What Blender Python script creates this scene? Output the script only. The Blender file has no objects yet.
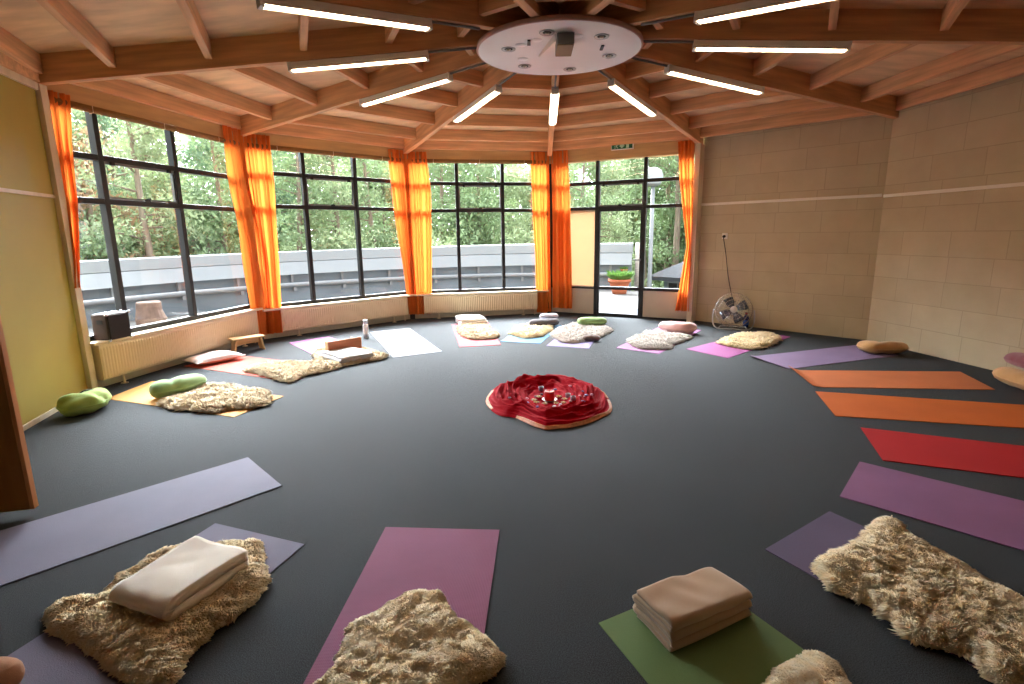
import bpy, bmesh, math, random
import numpy as np
from mathutils import Vector, Matrix
PI=math.pi
random.seed(7); RS=np.random.RandomState(11)
SC=bpy.context.scene; COL=SC.collection
# ------------------------------------------------------------------ survey of the place
CAM=np.array([-0.31756961,-5.36508391,1.45591392]); FPX=536.5
YAW,PITCH,ROLL=-0.02733877,0.19838926,-0.0132543
def cam_axes():
    cy,sy=math.cos(YAW),math.sin(YAW);cp,sp=math.cos(PITCH),math.sin(PITCH)
    w=np.array([sy*cp,cy*cp,-sp]);r=np.array([cy,-sy,0]);u=np.cross(r,w)
    cr,sr=math.cos(ROLL),math.sin(ROLL)
    return cr*r+sr*u,-sr*r+cr*u,w
AR,AU,AW=cam_axes()
def ray(a,b): return AW+(a-512)/FPX*AR-(b-342)/FPX*AU
def F(a,b,z=0.):
    "where a sight line meets the level plane at height z"
    d=ray(a,b);t=(z-CAM[2])/d[2];return Vector(CAM+t*d)
V={-1:(-3.475,-2.884),0:(-4.522,-.428),1:(-4.1,2.136),2:(-2.301,3.965),3:(.115,4.499),4:(2.354,3.417),5:(4.216,1.749),6:(4.433,-.846),7:(3.345,-2.965),8:(1.2,-4.34),9:(-1.35,-4.29)}
V={k:np.array(v) for k,v in V.items()}
RING=[-1,0,1,2,3,4,5,6,7,8,9]
NXT={RING[i]:RING[(i+1)%11] for i in range(11)}
HE,ZC=2.7917,3.1973
DECK=.235; RAFT=.075
def bz(fr): return ZC+(HE-ZC)*fr
def wall_axes(k):
    A,B=V[k],V[NXT[k]];e=(B-A)/np.linalg.norm(B-A);n=np.array([-e[1],e[0]])
    if n@A<0:n=-n
    return A,e,n
def WL(k,a,b,off=0.):
    A,e,n=wall_axes(k);A=A+n*off;d=ray(a,b);t=((A-CAM[:2])@n)/(d[:2]@n);q=CAM+t*d
    return float((q[:2]-A)@e),float(q[2])
def WP(k,s,off,z):
    A,e,n=wall_axes(k);p=A+e*s+n*off;return Vector((p[0],p[1],z))
# ------------------------------------------------------------------ helpers
class MB:
    def __init__(s): s.v=[];s.f=[]
    def add(s,vs,fs):
        o=len(s.v);s.v+=[tuple(map(float,v)) for v in vs];s.f+=[tuple(i+o for i in f) for f in fs];return s
    def hexa(s,b,t):   # 4 bottom, 4 top
        return s.add(list(b)+list(t),[(3,2,1,0),(4,5,6,7),(0,1,5,4),(1,2,6,5),(2,3,7,6),(3,0,4,7)])
    def box(s,x0,x1,y0,y1,z0,z1):
        return s.hexa([(x0,y0,z0),(x1,y0,z0),(x1,y1,z0),(x0,y1,z0)],[(x0,y0,z1),(x1,y0,z1),(x1,y1,z1),(x0,y1,z1)])
    def obox(s,c,ex,ey,ez):
        c,ex,ey,ez=map(Vector,(c,ex,ey,ez))
        return s.hexa([c-ex-ey-ez,c+ex-ey-ez,c+ex+ey-ez,c-ex+ey-ez],[c-ex-ey+ez,c+ex-ey+ez,c+ex+ey+ez,c-ex+ey+ez])
    def wbox(s,k,s0,s1,o0,o1,z0,z1):
        return s.hexa([WP(k,s0,o0,z0),WP(k,s1,o0,z0),WP(k,s1,o1,z0),WP(k,s0,o1,z0)],[WP(k,s0,o0,z1),WP(k,s1,o0,z1),WP(k,s1,o1,z1),WP(k,s0,o1,z1)])
    def tube(s,pts,r,n=8,cap=True,flat=1.,closed=False):
        pts=[Vector(p) for p in pts];m=len(pts)
        rr=r if hasattr(r,'__len__') else [r]*m
        vs=[];prev=None
        for i,p in enumerate(pts):
            a=pts[(i-1)%m] if closed else pts[max(i-1,0)];b=pts[(i+1)%m] if closed else pts[min(i+1,m-1)]
            t=(b-a).normalized()
            ref=Vector((0,0,1)) if abs(t.z)<.95 else Vector((1,0,0))
            x=t.cross(ref).normalized()
            if prev is not None and abs(t.z)>=.9:
                x=(prev-t*prev.dot(t)).normalized()
            prev=x;y=x.cross(t)
            for j in range(n):
                g=2*PI*j/n;vs.append(p+x*math.cos(g)*rr[i]+y*math.sin(g)*rr[i]*flat)
        fs=[]
        for i in range(m if closed else m-1):
            i2=(i+1)%m
            for j in range(n):
                fs.append((i*n+j,i*n+(j+1)%n,i2*n+(j+1)%n,i2*n+j))
        if cap and not closed: fs+=[tuple(range(n-1,-1,-1)),tuple((m-1)*n+j for j in range(n))]
        return s.add(vs,fs)
    def lathe(s,prof,n=24,c=(0,0,0),M=None):
        vs=[]
        for r,z in prof:
            for j in range(n):
                g=2*PI*j/n;p=Vector((r*math.cos(g),r*math.sin(g),z))
                if M: p=M@p
                vs.append(p+Vector(c))
        fs=[]
        for i in range(len(prof)-1):
            for j in range(n): fs.append((i*n+j,i*n+(j+1)%n,(i+1)*n+(j+1)%n,(i+1)*n+j))
        if prof[0][0]>1e-6: fs.append(tuple(range(n-1,-1,-1)))
        if prof[-1][0]>1e-6: fs.append(tuple((len(prof)-1)*n+j for j in range(n)))
        return s.add(vs,fs)
    def grid(s,P,wrap=False):
        nu,nv=P.shape[:2];fs=[]
        for i in range(nu-(0 if wrap else 1)):
            for j in range(nv-1): fs.append((i*nv+j,((i+1)%nu)*nv+j,((i+1)%nu)*nv+j+1,i*nv+j+1))
        return s.add(P.reshape(-1,3),fs)
    def build(s,name,mat,parent=None,smooth=False,bevel=0,loc=None,rot=None):
        me=bpy.data.meshes.new(name);me.from_pydata(s.v,[],s.f);me.validate()
        bm=bmesh.new();bm.from_mesh(me);bmesh.ops.recalc_face_normals(bm,faces=bm.faces);bm.to_mesh(me);bm.free();me.update()
        if smooth: me.polygons.foreach_set('use_smooth',[True]*len(me.polygons))
        o=bpy.data.objects.new(name,me);COL.objects.link(o)
        if mat is not None: me.materials.append(mat)
        if parent is not None: o.parent=parent
        if loc is not None:o.location=loc
        if rot is not None:o.rotation_euler=rot
        if bevel:
            m=o.modifiers.new('bevel','BEVEL');m.width=bevel;m.segments=2;m.limit_method='ANGLE'
        return o
def tag(o,label,cat,group=None):
    o['label']=label;o['category']=cat
    if group:o['group']=group
    return o
def thing(name,label,cat,loc=(0,0,0),rz=0,group=None):
    o=bpy.data.objects.new(name,None);COL.objects.link(o);o.location=loc;o.rotation_euler=(0,0,rz)
    o.empty_display_size=.1
    return tag(o,label,cat,group)
def struct(o): o['kind']='structure';return o
def senv(name):
    o=bpy.data.objects.new(name,None);COL.objects.link(o);o.empty_display_size=.1;return struct(o)
def copy_tree(o,parent=None):
    c=o.copy();COL.objects.link(c)
    if parent is not None:c.parent=parent
    for ch in list(o.children):copy_tree(ch,c)
    return c
def sn(P,freq,seed,n=7):
    "smooth pseudo noise in [-1,1] for an (...,3) array"
    r=np.random.RandomState(seed);out=np.zeros(P.shape[:-1])
    for i in range(n):
        d=r.normal(size=3);d/=np.linalg.norm(d);f=freq*r.uniform(.6,1.6)
        out+=np.sin(P@d*f*2*PI+r.uniform(0,6.28)+1.3*np.sin(P@np.roll(d,1)*f*3.1+r.uniform(0,6)))
    return out/n*1.6
def mesh_np(name,vs,faces,mat,parent=None,smooth=False):
    "faces: list of (m,k) int arrays"
    me=bpy.data.meshes.new(name);me.vertices.add(len(vs));me.vertices.foreach_set('co',np.asarray(vs,np.float32).ravel())
    li=np.concatenate([f.ravel() for f in faces]);tot=np.concatenate([np.full(len(f),f.shape[1]) for f in faces])
    st=np.concatenate([[0],np.cumsum(tot)[:-1]])
    me.loops.add(len(li));me.loops.foreach_set('vertex_index',li.astype(np.int32))
    me.polygons.add(len(tot));me.polygons.foreach_set('loop_start',st.astype(np.int32));me.polygons.foreach_set('loop_total',tot.astype(np.int32))
    if smooth: me.polygons.foreach_set('use_smooth',np.ones(len(tot),bool))
    me.update(calc_edges=True);me.validate()
    me.materials.append(mat)
    o=bpy.data.objects.new(name,me);COL.objects.link(o)
    if parent is not None:o.parent=parent
    return o
# ------------------------------------------------------------------ materials
def mat(name,col,rough=.6,var=0,vscale=6,vcol=None,vstretch=None,bump=0,bscale=60,bstretch=None,metal=0,spec=.4,transl=0,trcol=None,emit=0,sheen=0,detail=4):
    m=bpy.data.materials.new(name);m.use_nodes=True;nt=m.node_tree;N=nt.nodes;L=nt.links
    b=N['Principled BSDF'];b.inputs['Roughness'].default_value=rough;b.inputs['Metallic'].default_value=metal
    b.inputs['Specular IOR Level'].default_value=spec
    c4=(*col,1);b.inputs['Base Color'].default_value=c4
    if sheen: b.inputs['Sheen Weight'].default_value=sheen
    tc=N.new('ShaderNodeTexCoord')
    def coords(st):
        if not st:return tc.outputs['Object']
        mp=N.new('ShaderNodeMapping');mp.inputs['Scale'].default_value=st;L.new(tc.outputs['Object'],mp.inputs['Vector']);return mp.outputs[0]
    csock=None
    if var or vcol:
        nz=N.new('ShaderNodeTexNoise');nz.inputs['Scale'].default_value=vscale;nz.inputs['Detail'].default_value=detail
        L.new(coords(vstretch),nz.inputs['Vector'])
        rp=N.new('ShaderNodeValToRGB');rp.color_ramp.elements[0].position=.32;rp.color_ramp.elements[1].position=.68
        c2=vcol if vcol else tuple(min(1,x*(1+var)) for x in col)
        c1=tuple(x*(1-var) for x in col) if not vcol else col
        rp.color_ramp.elements[0].color=(*c1,1);rp.color_ramp.elements[1].color=(*c2,1)
        L.new(nz.outputs['Fac'],rp.inputs[0]);csock=rp.outputs[0];L.new(csock,b.inputs['Base Color'])
    if bump:
        nb=N.new('ShaderNodeTexNoise');nb.inputs['Scale'].default_value=bscale;nb.inputs['Detail'].default_value=3
        L.new(coords(bstretch),nb.inputs['Vector'])
        bp=N.new('ShaderNodeBump');bp.inputs['Strength'].default_value=bump;bp.inputs['Distance'].default_value=.01
        L.new(nb.outputs['Fac'],bp.inputs['Height']);L.new(bp.outputs[0],b.inputs['Normal'])
    if emit:
        b.inputs['Emission Color'].default_value=c4;b.inputs['Emission Strength'].default_value=emit
    if transl:
        tr=N.new('ShaderNodeBsdfTranslucent');tr.inputs[0].default_value=(*(trcol or col),1)
        if csock and not trcol:L.new(csock,tr.inputs[0])
        mx=N.new('ShaderNodeMixShader');mx.inputs[0].default_value=transl
        L.new(b.outputs[0],mx.inputs[1]);L.new(tr.outputs[0],mx.inputs[2]);L.new(mx.outputs[0],N['Material Output'].inputs[0])
    return m
def c(r,g,b): return tuple(((x/255+.055)/1.055)**2.4 if x>10 else x/255/12.92 for x in (r,g,b))
M={}
M['beam']=mat('pine_beam',c(206,158,112),.6,var=.2,vscale=1.6,vstretch=(1,14,14),bump=.15,bscale=3,bstretch=(1,30,30))
M['rafter']=mat('pine_rafter',c(220,172,126),.6,var=.2,vscale=1.5,vstretch=(1,14,14),bump=.12,bscale=3,bstretch=(1,30,30))
M['ply']=mat('plywood_deck',c(228,194,150),.65,var=.16,vscale=2.2,vstretch=(1,3,1))
M['trimwood']=mat('pale_trim',c(218,204,176),.6,var=.08,vscale=3,vstretch=(4,4,.6))
M['lintel']=mat('lintel_wood',c(200,162,108),.6,var=.12,vscale=2,vstretch=(1,1,8))
M['yellow']=mat('ochre_paint',c(172,156,74),.55,var=.05,vscale=1.5,bump=.05,bscale=120)
M['cream']=mat('cream_paint',c(200,186,160),.6,var=.03,vscale=1.5)
M['white']=mat('white_enamel',c(225,223,218),.35,var=.02,vscale=3)
M['black']=mat('black_steel',c(34,32,34),.45,var=.1,vscale=8)
M['dark']=mat('dark_recess',c(26,24,24),.7,var=.1)
M['rad']=mat('radiator_enamel',c(222,203,170),.4,var=.03,vscale=3)
M['sill']=mat('sill_cream',c(226,210,178),.45,var=.03,vscale=4)
M['panel']=mat('door_panel',c(190,178,160),.5,var=.04,vscale=3)
M['roller']=mat('blind_fabric',c(226,212,194),.7,var=.02,transl=.55,trcol=c(206,178,150))
M['bamboo']=mat('bamboo_blind',c(140,104,58),.7,var=.25,vscale=20,vstretch=(1,1,20))
M['steel']=mat('brushed_steel',c(180,182,184),.3,var=.05,metal=.9)
M['chrome']=mat('chrome_wire',c(200,202,204),.22,var=.03,metal=1)
M['grey']=mat('grey_plastic',c(120,120,118),.5,var=.05)
def carpet():
    m=mat('charcoal_carpet',c(52,55,58),.8,bump=.9,bscale=420,spec=.24)
    nt=m.node_tree;N=nt.nodes;L=nt.links;b=N['Principled BSDF'];tc=N.new('ShaderNodeTexCoord')
    a=N.new('ShaderNodeTexNoise');a.inputs['Scale'].default_value=260;a.inputs['Detail'].default_value=2;L.new(tc.outputs['Object'],a.inputs['Vector'])
    g=N.new('ShaderNodeTexNoise');g.inputs['Scale'].default_value=1.1;g.inputs['Detail'].default_value=5;L.new(tc.outputs['Object'],g.inputs['Vector'])
    r=N.new('ShaderNodeValToRGB');r.color_ramp.elements[0].position=.35;r.color_ramp.elements[1].position=.7
    r.color_ramp.elements[0].color=(*c(30,31,33),1);r.color_ramp.elements[1].color=(*c(82,87,91),1);L.new(a.outputs[0],r.inputs[0])
    mx=N.new('ShaderNodeMixRGB');mx.blend_type='MULTIPLY';mx.inputs[0].default_value=.35
    L.new(r.outputs[0],mx.inputs[1]);L.new(g.outputs[0],mx.inputs[2]);L.new(mx.outputs[0],b.inputs['Base Color']);return m
M['carpet']=carpet()
def blockwall():
    m=mat('painted_blockwork',c(186,170,142),.75)
    nt=m.node_tree;N=nt.nodes;L=nt.links;b=N['Principled BSDF'];tc=N.new('ShaderNodeTexCoord')
    br=N.new('ShaderNodeTexBrick');br.inputs['Scale'].default_value=1;br.inputs['Brick Width'].default_value=.62;br.inputs['Row Height'].default_value=.285
    br.inputs['Mortar Size'].default_value=.005;br.inputs['Mortar Smooth'].default_value=.3;br.offset=.42;br.offset_frequency=2;br.squash=.8;br.squash_frequency=3
    br.inputs['Color1'].default_value=(*c(194,179,148),1);br.inputs['Color2'].default_value=(*c(187,172,141),1);br.inputs['Mortar'].default_value=(*c(174,160,131),1)
    L.new(tc.outputs['Object'],br.inputs['Vector'])
    nz=N.new('ShaderNodeTexNoise');nz.inputs['Scale'].default_value=3;nz.inputs['Detail'].default_value=6;L.new(tc.outputs['Object'],nz.inputs['Vector'])
    mx=N.new('ShaderNodeMixRGB');mx.blend_type='SOFT_LIGHT';mx.inputs[0].default_value=.3
    L.new(br.outputs['Color'],mx.inputs[1]);L.new(nz.outputs[0],mx.inputs[2]);L.new(mx.outputs[0],b.inputs['Base Color'])
    b1=N.new('ShaderNodeBump');b1.inputs['Strength'].default_value=.5;b1.inputs['Distance'].default_value=.012;b1.invert=True;L.new(br.outputs['Fac'],b1.inputs['Height'])
    n2=N.new('ShaderNodeTexNoise');n2.inputs['Scale'].default_value=90;L.new(tc.outputs['Object'],n2.inputs['Vector'])
    b2=N.new('ShaderNodeBump');b2.inputs['Strength'].default_value=.15;b2.inputs['Distance'].default_value=.01
    L.new(n2.outputs[0],b2.inputs['Height']);L.new(b1.outputs[0],b2.inputs['Normal']);L.new(b2.outputs[0],b.inputs['Normal']);return m
M['block']=blockwall()
def glass():
    m=bpy.data.materials.new('window_glass');m.use_nodes=True;nt=m.node_tree;N=nt.nodes;L=nt.links;N.remove(N['Principled BSDF'])
    t=N.new('ShaderNodeBsdfTransparent');t.inputs[0].default_value=(.97,.985,.98,1);g=N.new('ShaderNodeBsdfGlossy');g.inputs['Roughness'].default_value=.01
    f=N.new('ShaderNodeFresnel');f.inputs[0].default_value=1.5;mx=N.new('ShaderNodeMixShader')
    ge=N.new('ShaderNodeNewGeometry');su=N.new('ShaderNodeMath');su.operation='SUBTRACT';su.inputs[0].default_value=1;L.new(ge.outputs['Backfacing'],su.inputs[1])
    mu=N.new('ShaderNodeMath');mu.operation='MULTIPLY';L.new(f.outputs[0],mu.inputs[0]);L.new(su.outputs[0],mu.inputs[1])
    L.new(mu.outputs[0],mx.inputs[0]);L.new(t.outputs[0],mx.inputs[1]);L.new(g.outputs[0],mx.inputs[2]);L.new(mx.outputs[0],N['Material Output'].inputs[0]);return m
M['glass']=glass()
# ------------------------------------------------------------------ camera, sky
cam=bpy.data.cameras.new('camera');co=bpy.data.objects.new('camera',cam);COL.objects.link(co)
cam.sensor_width=36;cam.lens=FPX/1024*36;cam.clip_start=.02;cam.clip_end=300
R3=Matrix((AR,AU,-AW)).transposed();co.matrix_world=Matrix.Translation(Vector(CAM))@R3.to_4x4();SC.camera=co
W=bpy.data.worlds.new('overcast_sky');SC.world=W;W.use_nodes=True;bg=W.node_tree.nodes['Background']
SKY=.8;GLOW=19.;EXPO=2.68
def sky():
    N=W.node_tree.nodes;L=W.node_tree.links
    tc=N.new('ShaderNodeTexCoord');nz=N.new('ShaderNodeTexNoise');nz.inputs['Scale'].default_value=2.2;nz.inputs['Detail'].default_value=4
    L.new(tc.outputs['Generated'],nz.inputs['Vector']);r=N.new('ShaderNodeValToRGB')
    r.color_ramp.elements[0].color=(.74,.86,1,1);r.color_ramp.elements[1].color=(.96,.98,1,1);r.color_ramp.elements[0].position=.35;r.color_ramp.elements[1].position=.65
    L.new(nz.outputs[0],r.inputs[0]);L.new(r.outputs[0],bg.inputs[0])
    # sky glow added low over the forest to the north-west to light the room
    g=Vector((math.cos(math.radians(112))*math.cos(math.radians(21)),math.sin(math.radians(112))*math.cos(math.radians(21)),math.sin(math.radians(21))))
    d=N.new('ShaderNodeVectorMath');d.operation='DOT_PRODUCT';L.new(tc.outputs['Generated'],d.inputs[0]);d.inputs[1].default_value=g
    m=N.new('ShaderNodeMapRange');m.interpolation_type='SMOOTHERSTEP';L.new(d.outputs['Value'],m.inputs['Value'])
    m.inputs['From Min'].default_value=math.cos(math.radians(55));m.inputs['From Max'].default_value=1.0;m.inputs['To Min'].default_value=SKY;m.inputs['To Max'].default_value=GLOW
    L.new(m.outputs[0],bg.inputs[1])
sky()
W.cycles.sampling_method='MANUAL';W.cycles.sample_map_resolution=1024
VS=SC.view_settings;VS.view_transform='Standard';VS.look='None';VS.gamma=1;VS.use_curve_mapping=False
VS.exposure=EXPO
SC.cycles.use_denoising=True
SC.cycles.max_bounces=10;SC.cycles.diffuse_bounces=6;SC.cycles.transparent_max_bounces=16;SC.cycles.sample_clamp_indirect=8
# ------------------------------------------------------------------ room shell
# floor and roof deck
ang=[V[k] for k in RING]
fb=MB()
fb.box(-5.2,5.2,-7.3,5.1,-.12,0)
struct(fb.build('floor',M['carpet']))
def ringp(k,fr): return V[k]*fr
cb=MB()
for k in RING:
    k2=NXT[k]
    for f0,f1 in ((0,.35),(.35,.7),(.7,1.09)):
        A0,A1,B0,B1=V[k]*f0,V[k]*f1,V[k2]*f0,V[k2]*f1
        z0,z1=bz(f0)+DECK,bz(f1)+DECK
        if f0==0:
            cb.add([(0,0,z0),(*A1,z1),(*B1,z1),(0,0,z0+.03),(*A1,z1+.03),(*B1,z1+.03)],[(0,2,1),(3,4,5),(1,2,5,4)])
        else: cb.hexa([(*A0,z0),(*A1,z1),(*B1,z1),(*B0,z0)],[(*A0,z0+.03),(*A1,z1+.03),(*B1,z1+.03),(*B0,z0+.03)])
struct(cb.build('ceiling',M['ply']))
def stick(name,p,q,w,h,mt,bev=.004):
    "timber from p to q (centre of its lower face), width w, height h; local x runs along the grain"
    p,q=Vector(p),Vector(q);d=q-p;L=d.length;x=d.normalized();y=Vector((0,0,1)).cross(x).normalized();z=x.cross(y)
    b=MB();b.box(0,L,-w/2,w/2,0,h);o=b.build(name,mt,bevel=bev)
    o.matrix_world=Matrix.Translation(p)@Matrix((x,y,z)).transposed().to_4x4();return struct(o)
for k in RING:
    a,b=V[k]*.03,V[k]*1.03
    stick('ceiling_beam',(*a,bz(.03)),(*b,bz(1.03)),.075,DECK,M['beam'])
FR=(1.0,.865,.685,.505,.34,.2)
for k in RING:
    k2=NXT[k];e=(V[k2]-V[k]);e/=np.linalg.norm(e)
    for fr in FR:
        a,b=V[k]*fr+e*.036,V[k2]*fr-e*.036
        stick('ceiling_rafter',(*a,bz(fr)+RAFT),(*b,bz(fr)+RAFT),.06,DECK-RAFT-.004,M['rafter'],.003)
# posts
for k in (0,1,2,3,4):
    d=V[k]/np.linalg.norm(V[k]);t=np.array([-d[1],d[0]])
    b=MB()
    a0=.0 if k in(0,4) else .05
    ln=.3 if k in (0,4) else .12
    P=[V[k]+d*a0-t*.042,V[k]+d*(a0+ln)-t*.042,V[k]+d*(a0+ln)+t*.042,V[k]+d*a0+t*.042]
    zt=HE-.002
    b.hexa([(*p,0) for p in P],[(*p,zt) for p in P])
    struct(b.build('trim_post',M['trimwood'] if k in(0,4) else M['dark'],bevel=.004))
# corner-to-corner offsets so that neighbouring window walls meet
def ends(k,off):
    A,e,n=wall_axes(k);L=np.linalg.norm(V[NXT[k]]-V[k]);return off*.29,L-off*.29
def wallbox(name,k,o0,o1,z0,z1,mt,ext=.04):
    L=np.linalg.norm(V[NXT[k]]-V[k]);b=MB();b.wbox(k,-ext,L+ext,o0,o1,z0,z1);return struct(b.build(name,mt))
ZW=dict(zip((0,1,2,3),((.50,1.83,2.25),(.47,1.89,2.345),(.465,1.87,2.325),(.50,1.875,2.295))))
MU={0:(.53,1.485),1:(.835,1.665),2:(.842,1.644),3:(.845,1.67)}
SX={0:(.0,2.6),1:(.0,2.57),2:(.0,2.47),3:(.0,2.49)}
NAMES={0:'west',1:'northwest',2:'north',3:'northeast'}
for k in (0,1,2): wallbox('wall_'+NAMES[k],k,.09,.2,0,ZW[k][0]-.02,M['cream'])
for k in (0,1,2,3): wallbox('wall_%s_lintel'%NAMES[k],k,.03,.2,2.715 if k<3 else 2.66,2.99,M['lintel'])
GO=.115   # glass plane
def window(k):
    L=SX[k][1];z0,z1,z2=ZW[k];zt=2.76;m0,m1=MU[k];w=.028
    root=senv('window_%d'%(k+1))
    fb=MB()
    fb.wbox(k,-.02,.05,GO-.03,GO+.04,z0-.02,zt);fb.wbox(k,L-.05,L+.02,GO-.03,GO+.04,z0-.02,zt)
    fb.wbox(k,.05,L-.05,GO-.03,GO+.04,z0-.02,z0+.03);fb.wbox(k,.05,L-.05,GO-.03,GO+.04,zt-.04,zt)
    fb.build('frame',M['black'],root)
    for s in (m0,m1):
        b=MB();b.wbox(k,s-w,s+w,GO-.03,GO+.05,z0-(.0 if k<3 else .5)+.0,zt-.04);b.build('mullion',M['black'],root,bevel=.004)
    xs=(.05,m0,m1,L-.05)
    for z in (z1,z2):
        for i in range(3):
            b=MB();b.wbox(k,xs[i]+(w if i else 0),xs[i+1]-(w if i<2 else 0),GO-.028,GO+.045,z-w,z+w);b.build('transom',M['black'],root,bevel=.004)
    zs=(z0,z1,z2,zt-.02)
    for i in range(3):
        for j in range(3):
            if k==3 and j==0 and i==1: continue
            if j==1 and i==1: continue
            b=MB();b.wbox(k,xs[i],xs[i+1],GO+.004,GO+.010,zs[j],zs[j+1])
            b.build('pane',M['glass'],root)
    # tilting vent in the middle light, with slim inner frame, hinges and stay
    a,bq=xs[1]+w,xs[2]-w
    vf=MB();t=.022
    for (s0,s1,za,zb) in ((a,a+t,z1+w,z2-w),(bq-t,bq,z1+w,z2-w),(a+t,bq-t,z1+w,z1+w+t),(a+t,bq-t,z2-w-t,z2-w)):
        vf.wbox(k,s0,s1,GO-.01,GO+.03,za,zb)
    vs=vf.build('vent_sash',M['grey'],root)
    b=MB();b.wbox(k,a+t,bq-t,GO+.006,GO+.012,z1+w+t,z2-w-t);b.build('pane',M['glass'],vs)
    b=MB()
    for s in (a+.09,bq-.09): b.wbox(k,s-.018,s+.018,GO-.04,GO-.01,z2-w-.03,z2-w)
    b.build('hinge',M['black'],vs)
    b=MB();mid=(a+bq)/2;b.wbox(k,mid-.03,mid+.03,GO-.045,GO-.028,z1+w-.005,z1+w+.02);b.wbox(k,mid-.008,mid+.008,GO-.075,GO-.03,z1+w+.015,z1+w+.03);b.build('catch',M['black'],vs)
    if k<2:
        b=MB();b.tube([WP(k,bq-.03,GO-.02,z2-w-.04),WP(k,bq-.075,GO-.06,z1+w+.03)],.009,6);b.build('stay_arm',M['black'],root)
    return root
W_={k:window(k) for k in (0,1,2,3)}
# sills
for k in (0,1,2):
    L=SX[k][1];b=MB();b.wbox(k,.02,L-.02,-.055,GO-.032,ZW[k][0]-.05,ZW[k][0]-.02)
    struct(b.build('trim_sill',M['sill'],bevel=.006))
# garden door bay: kick panels, roller panel, door leaf
k=3;L=SX[3][1];z0=ZW[3][0];m0,m1=MU[3]
for s0,s1 in ((.05,m0-.028),(m1+.028,L-.05)):
    b=MB();b.wbox(3,s0,s1,GO-.02,GO+.04,.03,z0-.02);struct(b.build('wall_kick_panel',M['panel'],bevel=.003))
b=MB();b.wbox(3,-.02,L+.02,GO-.03,GO+.05,0,.03);struct(b.build('trim_threshold',M['black']))
for s0,s1 in ((-.12,.05),(L-.05,L+.05)):
    b=MB();b.wbox(3,s0,s1,GO-.02,GO+.06,0,2.9);struct(b.build('wall_door_jamb',M['trimwood'],bevel=.003))
d=senv('door_1')
b=MB();t=.03
for (s0,s1,za,zb) in ((m0+.028,m0+.028+t,.03,ZW[3][1]-.028),(m1-.028-t,m1-.028,.03,ZW[3][1]-.028),(m0+.028+t,m1-.028-t,.03,.06),(m0+.028+t,m1-.028-t,ZW[3][1]-.028-t,ZW[3][1]-.028)):
    b.wbox(3,s0,s1,GO-.02,GO+.04,za,zb)
b.build('frame',M['black'],d,bevel=.003)
b=MB();b.wbox(3,m0+.058,m1-.058,GO+.006,GO+.012,.06,ZW[3][1]-.058);b.build('pane',M['glass'],d)
b=MB();b.wbox(3,m1-.05,m1-.03,GO-.06,GO-.02,.98,1.02);b.wbox(3,m1-.16,m1-.03,GO-.075,GO-.06,.99,1.01);b.build('door_handle',M['black'],d,bevel=.003)
b=MB();b.wbox(3,.06,m0-.03,GO-.032,GO-.022,z0+.01,ZW[3][1]-.03)
tag(b.build('roller_blind',M['roller']),'cream fabric blind drawn down over the pane left of the glass garden door','blind')
# plain walls
def quadwall(name,p,q,z0,z1,th,mt,side):
    "wall from p to q; local x along it, y up, so block courses lie level"
    p,q=np.array(p),np.array(q);e=(q-p);L=np.linalg.norm(e);e/=L;n=np.array([-e[1],e[0]])*side
    b=MB();b.box(0,L,0,z1-z0,0,th)
    o=b.build(name,mt);X=Vector((*e,0));Y=Vector((0,0,1));Z=Vector((*n,0))
    if X.cross(Y).dot(Z)<0:
        b2=MB();b2.box(0,L,0,z1-z0,-th,0);COL.objects.unlink(o);o=b2.build(name,mt);Z=-Z
    o.matrix_world=Matrix.Translation(Vector((*p,z0)))@Matrix((X,Y,Z)).transposed().to_4x4();return struct(o)
BW=[(2.45,3.632),(4.238,1.80),(4.62,-.25),(4.60,-.9)]
ztop=3.02
quadwall('wall_east',BW[0],BW[1],0,ztop,.15,M['block'],1)
quadwall('wall_southeast',BW[1],(4.70,-.75),0,3.2,.15,M['block'],1)
quadwall('wall_south_right',(4.70,-.75),(4.95,-3.4),0,3.46,.15,M['cream'],1)
quadwall('wall_back_right',(4.95,-3.4),(2.4,-7.2),0,3.46,.12,M['cream'],1)
Y0,Y1=np.array((-4.585,-.40)),np.array((-3.80,-2.95))
quadwall('wall_left',Y0,Y1,0,3.2,.12,M['yellow'],-1)
quadwall('wall_back_left',(-3.80,-2.95),(-4.0,-5.4),0,3.46,.12,M['cream'],-1)
quadwall('wall_passage_left',(-4.0,-5.4),(-2.7,-7.2),0,3.46,.12,M['cream'],-1)
quadwall('wall_back',(-2.8,-7.2),(2.5,-7.2),0,3.46,.12,M['cream'],-1)
b=MB();b.box(-5.3,5.3,-7.35,.4,3.47,3.52);struct(b.build('ceiling_back',M['ply']))
# trims on the plain walls
def rail(name,p,q,z,h,d,mt,side):
    p,q=np.array(p),np.array(q);e=(q-p)/np.linalg.norm(q-p);n=np.array([-e[1],e[0]])*side
    b=MB();P=[p,q,q+n*d,p+n*d];b.hexa([(*x,z) for x in P],[(*x,z+h) for x in P]);return struct(b.build(name,mt,bevel=.003))
M['rail']=mat('white_trunking',c(232,226,214),.4,var=.02)
def along(p,q,a,bb): p,q=np.array(p),np.array(q);L=np.linalg.norm(q-p);e=(q-p)/L;return p+e*a,p+e*(L-bb)
pa,pb=along(BW[0],BW[1],.05,.02);rail('trim_rail_east',pa,pb,1.862,.036,.028,M['rail'],-1)
pa,pb=along(BW[1],(4.70,-.75),.02,.02);rail('trim_rail_southeast',pa,pb,1.850,.036,.028,M['rail'],-1)
rail('trim_rail_left',Y0,Y1,1.825,.03,.015,M['trimwood'],1)
rail('baseboard_left',Y0,Y1,0,.045,.012,M['trimwood'],1)
rail('trim_cornice_left',Y0,Y1,2.735,.06,.03,M['trimwood'],1)
rail('trim_beam_left',Y0,Y1,2.80,.2,.05,M['rafter'],1)
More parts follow.
